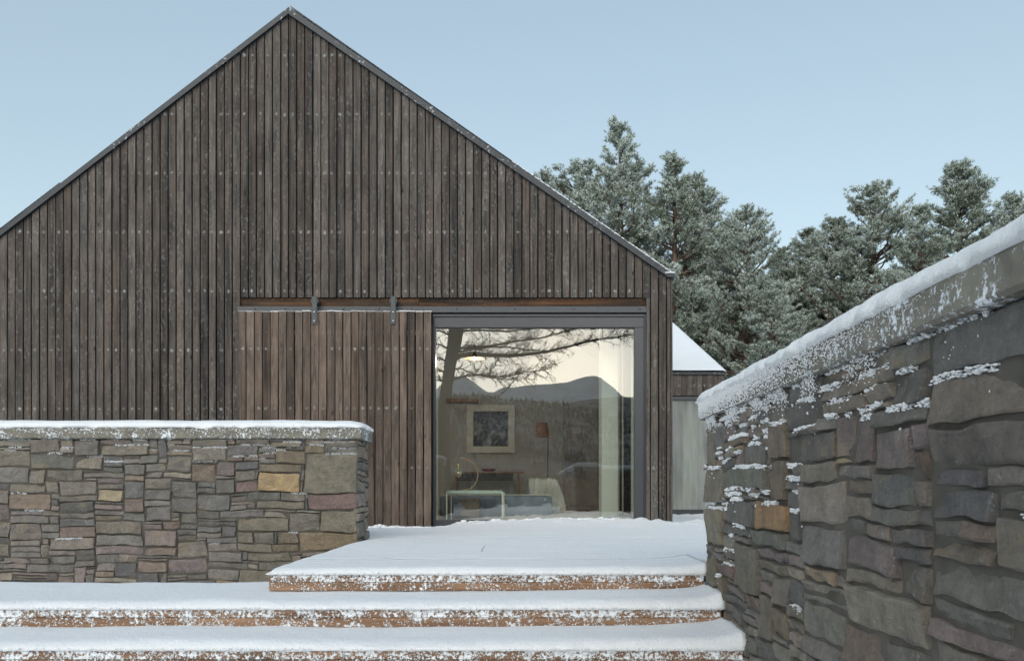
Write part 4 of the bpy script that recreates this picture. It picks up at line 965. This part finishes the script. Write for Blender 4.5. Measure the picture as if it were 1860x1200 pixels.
def make_pine(seed, H, spread, bare, label):
    rr = random.Random(seed); nr = np.random.default_rng(seed)
    root = thing('pine_tree', (0, 0, 0), label, 'tree', 'frosted pines behind the houses')
    mb = MB(); tp = []; rad = []
    lean = rr.uniform(-.03, .03)
    for i in range(15):
        t = i/14; tp.append(Vector((H*lean*t+nz(t*3+seed)*.25*t, nz(t*3, seed)*.25*t, H*t))); rad.append(.16*H/12*(1-t)**.8+.012)
    mb.tube(tp, rad, 9)
    def tr(z):
        t = max(0, min(.999, z/H))*14; i = int(t); return tp[i].lerp(tp[i+1], t-i)
    tufts = []
    z = H*bare
    while z < H*.985:
        t = (z-H*bare)/(H*(1-bare)); nb = rr.randint(4, 6)
        env = spread*min(1, ((1-t)*1.55+.03))**.85*(.7+.3*min(1, t*4+.25))*(.85+.3*nz(z*.9, seed))
        for b in range(nb):
            a = rr.random()*6.283; L = env*rr.uniform(.5, 1.18); up = rr.uniform(.15, .5)+.55*t
            base = tr(z+rr.uniform(-.12, .12)); d = Vector((math.cos(a), math.sin(a), 0)); pts = [base]; m = 6
            for i in range(1, m+1):
                s = i/m; pts.append(base+d*(L*s)+Vector((0, 0, L*(up*s*.7+.22*s*s-.12*math.sin(s*3.1)*(1-t))))+Vector((nz(a*3, s*4, z), nz(s*4, a, z), nz(z, s*5, a)))*.10*L)
            mb.tube(pts, [max(.006, .032*L*(1-.85*i/m)+.004) for i in range(m+1)], 5, cap=False)
            ns = int(5+L*6.5)
            for q in range(ns):
                s = rr.uniform(.32 if t < .8 else .1, 1.0)**.8; fi = s*m; i = min(m-1, int(fi)); p = pts[i].lerp(pts[i+1], fi-i)
                side = d.cross(Vector((0, 0, 1)))*rr.choice((-1, 1)); dd = (d*rr.uniform(.3, 1)+side*rr.uniform(.2, 1)+Vector((0, 0, rr.uniform(.0, .6)))).normalized()
                l2 = L*rr.uniform(.10, .30)*(1.15-s*.6)+.12; tip = p+dd*l2+Vector((0, 0, .2*l2))
                mb.tube([p, p.lerp(tip, .5)+Vector((0, 0, -.03*l2)), tip], [.009, .006, .003], 3, cap=False)
                nt = max(2, int(l2/.055))
                for w_ in range(nt+1):
                    ss = .3+.7*w_/max(1, nt); c = p.lerp(tip, ss)+Vector((rr.gauss(0, .05), rr.gauss(0, .05), rr.gauss(0, .03)))
                    tufts.append((c, (dd*.6+Vector((rr.gauss(0, .45), rr.gauss(0, .45), .55+rr.gauss(0, .3)))).normalized()))
            tufts.append((pts[-1], (d+Vector((0, 0, .8))).normalized()))
        z += rr.uniform(.22, .40)*(1-.35*t)
    for q in range(8): tufts.append((tp[-1]-Vector((0, 0, q*.06)), Vector((rr.gauss(0, .4), rr.gauss(0, .4), 1)).normalized()))
    mb.build('trunk', M['bark'], root, True)
    NB = 20; C = np.array([tuple(c) for c, _ in tufts]); D = np.array([tuple(d) for _, d in tufts]); n = len(C)
    C = np.repeat(C, NB, 0); D = np.repeat(D, NB, 0); n2 = n*NB
    rv = nr.normal(size=(n2, 3)); rv /= np.linalg.norm(rv, axis=1)[:, None]
    dr = D*.75+rv*.85; dr /= np.linalg.norm(dr, axis=1)[:, None]
    ln = nr.uniform(.055, .12, n2)[:, None]; wd = nr.uniform(.0055, .010, n2)[:, None]
    sd2 = np.cross(dr, nr.normal(size=(n2, 3))); sd2 /= np.linalg.norm(sd2, axis=1)[:, None]
    b0 = C+dr*.01+D*nr.uniform(-.05, .04, n2)[:, None]
    V = np.stack([b0-sd2*wd, b0+sd2*wd, b0+dr*ln], 1).reshape(-1, 3); Fc = np.arange(n2*3).reshape(-1, 3)
    patch = np.repeat(np.array([noise.noise(Vector(c)*.9)+.4*noise.noise(Vector(c)*3) for c, _ in tufts]), NB)
    fr = (dr[:, 2]*.55+patch*.5+nr.normal(0, .42, n2)) > .28
    np_mesh('crown', V, Fc, [M['needle'], M['frostn']], fr, root)
    return root, n
HS = 12.0
protos = [make_pine(1, HS, 2.3, .22, 'x'), make_pine(2, HS, 2.7, .30, 'x'), make_pine(5, HS, 3.0, .26, 'x'), make_pine(9, HS, 2.0, .18, 'x')]
print('tufts', [p[1] for p in protos])
used = set()
def place_pine(k, px, py, d, label, rot, sx=1.0):
    src = protos[k][0]
    top = P(px, py, d); gz = ground_h(top.x, d)-.1; s = (top.z-gz)/HS
    if k in used:
        r = src.copy(); SC.collection.objects.link(r)
        for ch in src.children:
            c = ch.copy(); SC.collection.objects.link(c); c.parent = r
    else: r = src; used.add(k)
    r.location = (top.x, d, gz); r.scale = (s*sx, s*sx, s); r.rotation_euler = (0, 0, rot); r['label'] = label; r['category'] = 'tree'; r['group'] = 'frosted pines behind the houses'
for i, a in enumerate([
    (3, 985, 316, 33, 'pine whose tip alone peeks over the barn roof slope', .3),
    (2, 1052, 292, 30, 'broad frosted pine rising over the middle of the barn roof, left of the tallest pine', 2.0),
    (0, 1133, 230, 28, 'tallest frosted pine, its narrow crown highest above the barn roof', 1.1, 1.0),
    (3, 1225, 283, 26, 'second tallest frosted pine, directly over the barn eave', 4.0, 1.1),
    (1, 1276, 320, 28, 'frosted pine with a broad right shoulder behind the one over the eave', 2.7, .95),
    (2, 1352, 376, 25, 'rounded frosted pine at the right above the garden house roof', .8, .95),
    (0, 1424, 448, 27, 'lower frosted pine next right of the rounded one', 5.1, 1.2),
    (1, 1160, 470, 37, 'shorter pine filling the gap below the tallest pine', 1.0, 1.3),
    (2, 1300, 500, 36, 'shorter dark pine behind the garden house roof', 3.0, 1.3),
    (0, 1400, 520, 22.5, 'near low pine with snowy lower boughs above the right coping', 2.2, 1.4),
    (3, 1240, 540, 31, 'low pine standing right against the barn corner', 3.9, 1.5),
    (1, 1505, 395, 27, 'frosted pine over the right wall, left of the tall far-right group', .2),
    (0, 1468, 412, 29, 'frosted pine closing the gap beyond the lower roof-side pines', 4.7, 1.3),
    (2, 1590, 330, 26, 'tall frosted pine above the middle of the right wall', 1.9),
    (0, 1672, 372, 24, 'slender frosted pine over the right wall coping', 4.4, 1.1),
    (1, 1755, 300, 26, 'tall broad pine near the right edge', 3.3),
    (2, 1850, 350, 24, 'frosted pine at the extreme right edge', 5.5),
    (3, 1550, 470, 34, 'short distant pine between two taller ones above the right wall', 1.5, 1.6)]):
    place_pine(*a)

# ------------------------------------------------------------------ bare larch behind the camera, mirrored in the big window
DM = 36.0
larch = thing('larch_tree', (RP(808, 890, DM).x, 2*D0-DM, ground_h(-3.6, -17)-.1), 'bare leaning larch with long level twiggy boughs, mirrored in the big window', 'tree')
M['larch'] = plain('larch_bark', (.045, .038, .03), .95, 0, .4, 8)
rl = random.Random(77)
def q(px, py, dd=0): return RP(px, py, DM)+Vector((0, dd, 0))
base = Vector(larch.location)
mb = MB()
mb.tube([base, q(800, 800), q(806, 740), q(811, 700), q(817, 660), q(824, 625), q(829, 590), q(834, 520), q(842, 420), q(846, 300), q(850, 180), q(853, 60)], [.46, .36, .30, .26, .27, .31, .34, .30, .24, .17, .10, .03], 12)
mb.build('trunk', M['larch'], larch, True)
mb = MB()
def twig(p, d, L, r, depth):
    m = 4 if depth else 3; pts = [p]; dd = d.copy()
    for i in range(m):
        dd = (dd+Vector((rl.gauss(0, .22), rl.gauss(0, .22), rl.gauss(0, .22)+.02))).normalized(); pts.append(pts[-1]+dd*L/m)
    mb.tube(pts, [r*(1-.75*i/m) for i in range(m+1)], 3, cap=False)
    if depth:
        for i in range(int(3+L*5)):
            k = rl.uniform(.15, 1)*m; j = min(m-1, int(k)); pp = pts[j].lerp(pts[j+1], k-j)
            e = (dd+Vector((rl.gauss(0, .8), rl.gauss(0, .8), rl.gauss(0, .7)))).normalized(); twig(pp, e, L*rl.uniform(.25, .5), r*.55, depth-1)
def limb(pts, r0, r1, dens, tl=.8):
    n = len(pts); mb.tube(pts, [r0+(r1-r0)*i/(n-1) for i in range(n)], 6, cap=False)
    Ltot = sum((pts[i+1]-pts[i]).length for i in range(n-1))
    for i in range(int(Ltot*dens*1.9)):
        k = rl.random()**.8*(n-1); j = min(n-2, int(k)); p = pts[j].lerp(pts[j+1], k-j); d = (pts[j+1]-pts[j]).normalized()
        e = (d*rl.uniform(.5, 1.3)+Vector((rl.gauss(0, .3), rl.gauss(0, .5), rl.choice((-1, 1, 1))*rl.uniform(.2, .9)))).normalized()
        twig(p, e, tl*rl.uniform(.35, 1), .016, 1)
limb([q(822, 652), q(838, 644), q(860, 641), q(890, 644), q(925, 645), q(960, 642), q(1000, 636), q(1040, 626), q(1080, 616), q(1120, 611), q(1165, 604)], .12, .03, 11, 1.0)
limb([q(825, 632), q(845, 630), q(880, 628), q(915, 622), q(950, 616), q(990, 611), q(1030, 600), q(1070, 590), q(1120, 578)], .055, .015, 11, .9)
limb([q(830, 640, .3), q(860, 636, .5), q(900, 634, .8), q(930, 637, 1), q(970, 643, 1)], .05, .02, 7, .7)
limb([q(815, 690), q(840, 682), q(870, 679), q(895, 682), q(920, 683), q(945, 676), q(970, 674), q(1000, 668)], .06, .012, 11, .85)
limb([q(820, 668), q(838, 668), q(860, 678), q(885, 684), q(910, 687), q(935, 688), q(960, 686)], .04, .01, 10, .7)
limb([q(885, 680), q(897, 665), q(902, 655), q(908, 648)], .022, .008, 12, .5)
limb([q(935, 688), q(925, 700), q(912, 714), q(890, 722), q(860, 727), q(825, 729)], .028, .008, 4, .5)
limb([q(980, 668), q(990, 664), q(1004, 658), q(1012, 660), q(1000, 652), q(984, 648)], .018, .006, 5, .4)
limb([q(830, 600), q(870, 598), q(920, 600), q(960, 596), q(1010, 592), q(1060, 584)], .05, .015, 11, .9)
for py, ex in ((600, -1), (625, -1), (650, -1), (672, -1), (690, -1), (560, -1), (520, -1)):
    limb([q(818, py+8), q(800, py), q(780, py-4), q(740, py-14), q(700, py-16)], .045, .012, 9, .8)
for py in range(560, 140, -42):
    s = 1-(560-py)/560
    for sg in (-1, 1): limb([q(838, py), q(838+sg*60*s, py-6, rl.uniform(-1, 1)), q(838+sg*150*s, py-14, rl.uniform(-2, 2)), q(838+sg*240*s, py-34, rl.uniform(-3, 3))], .06*s+.01, .012, 5, .9)
mb.build('boughs', M['larch'], larch, False)
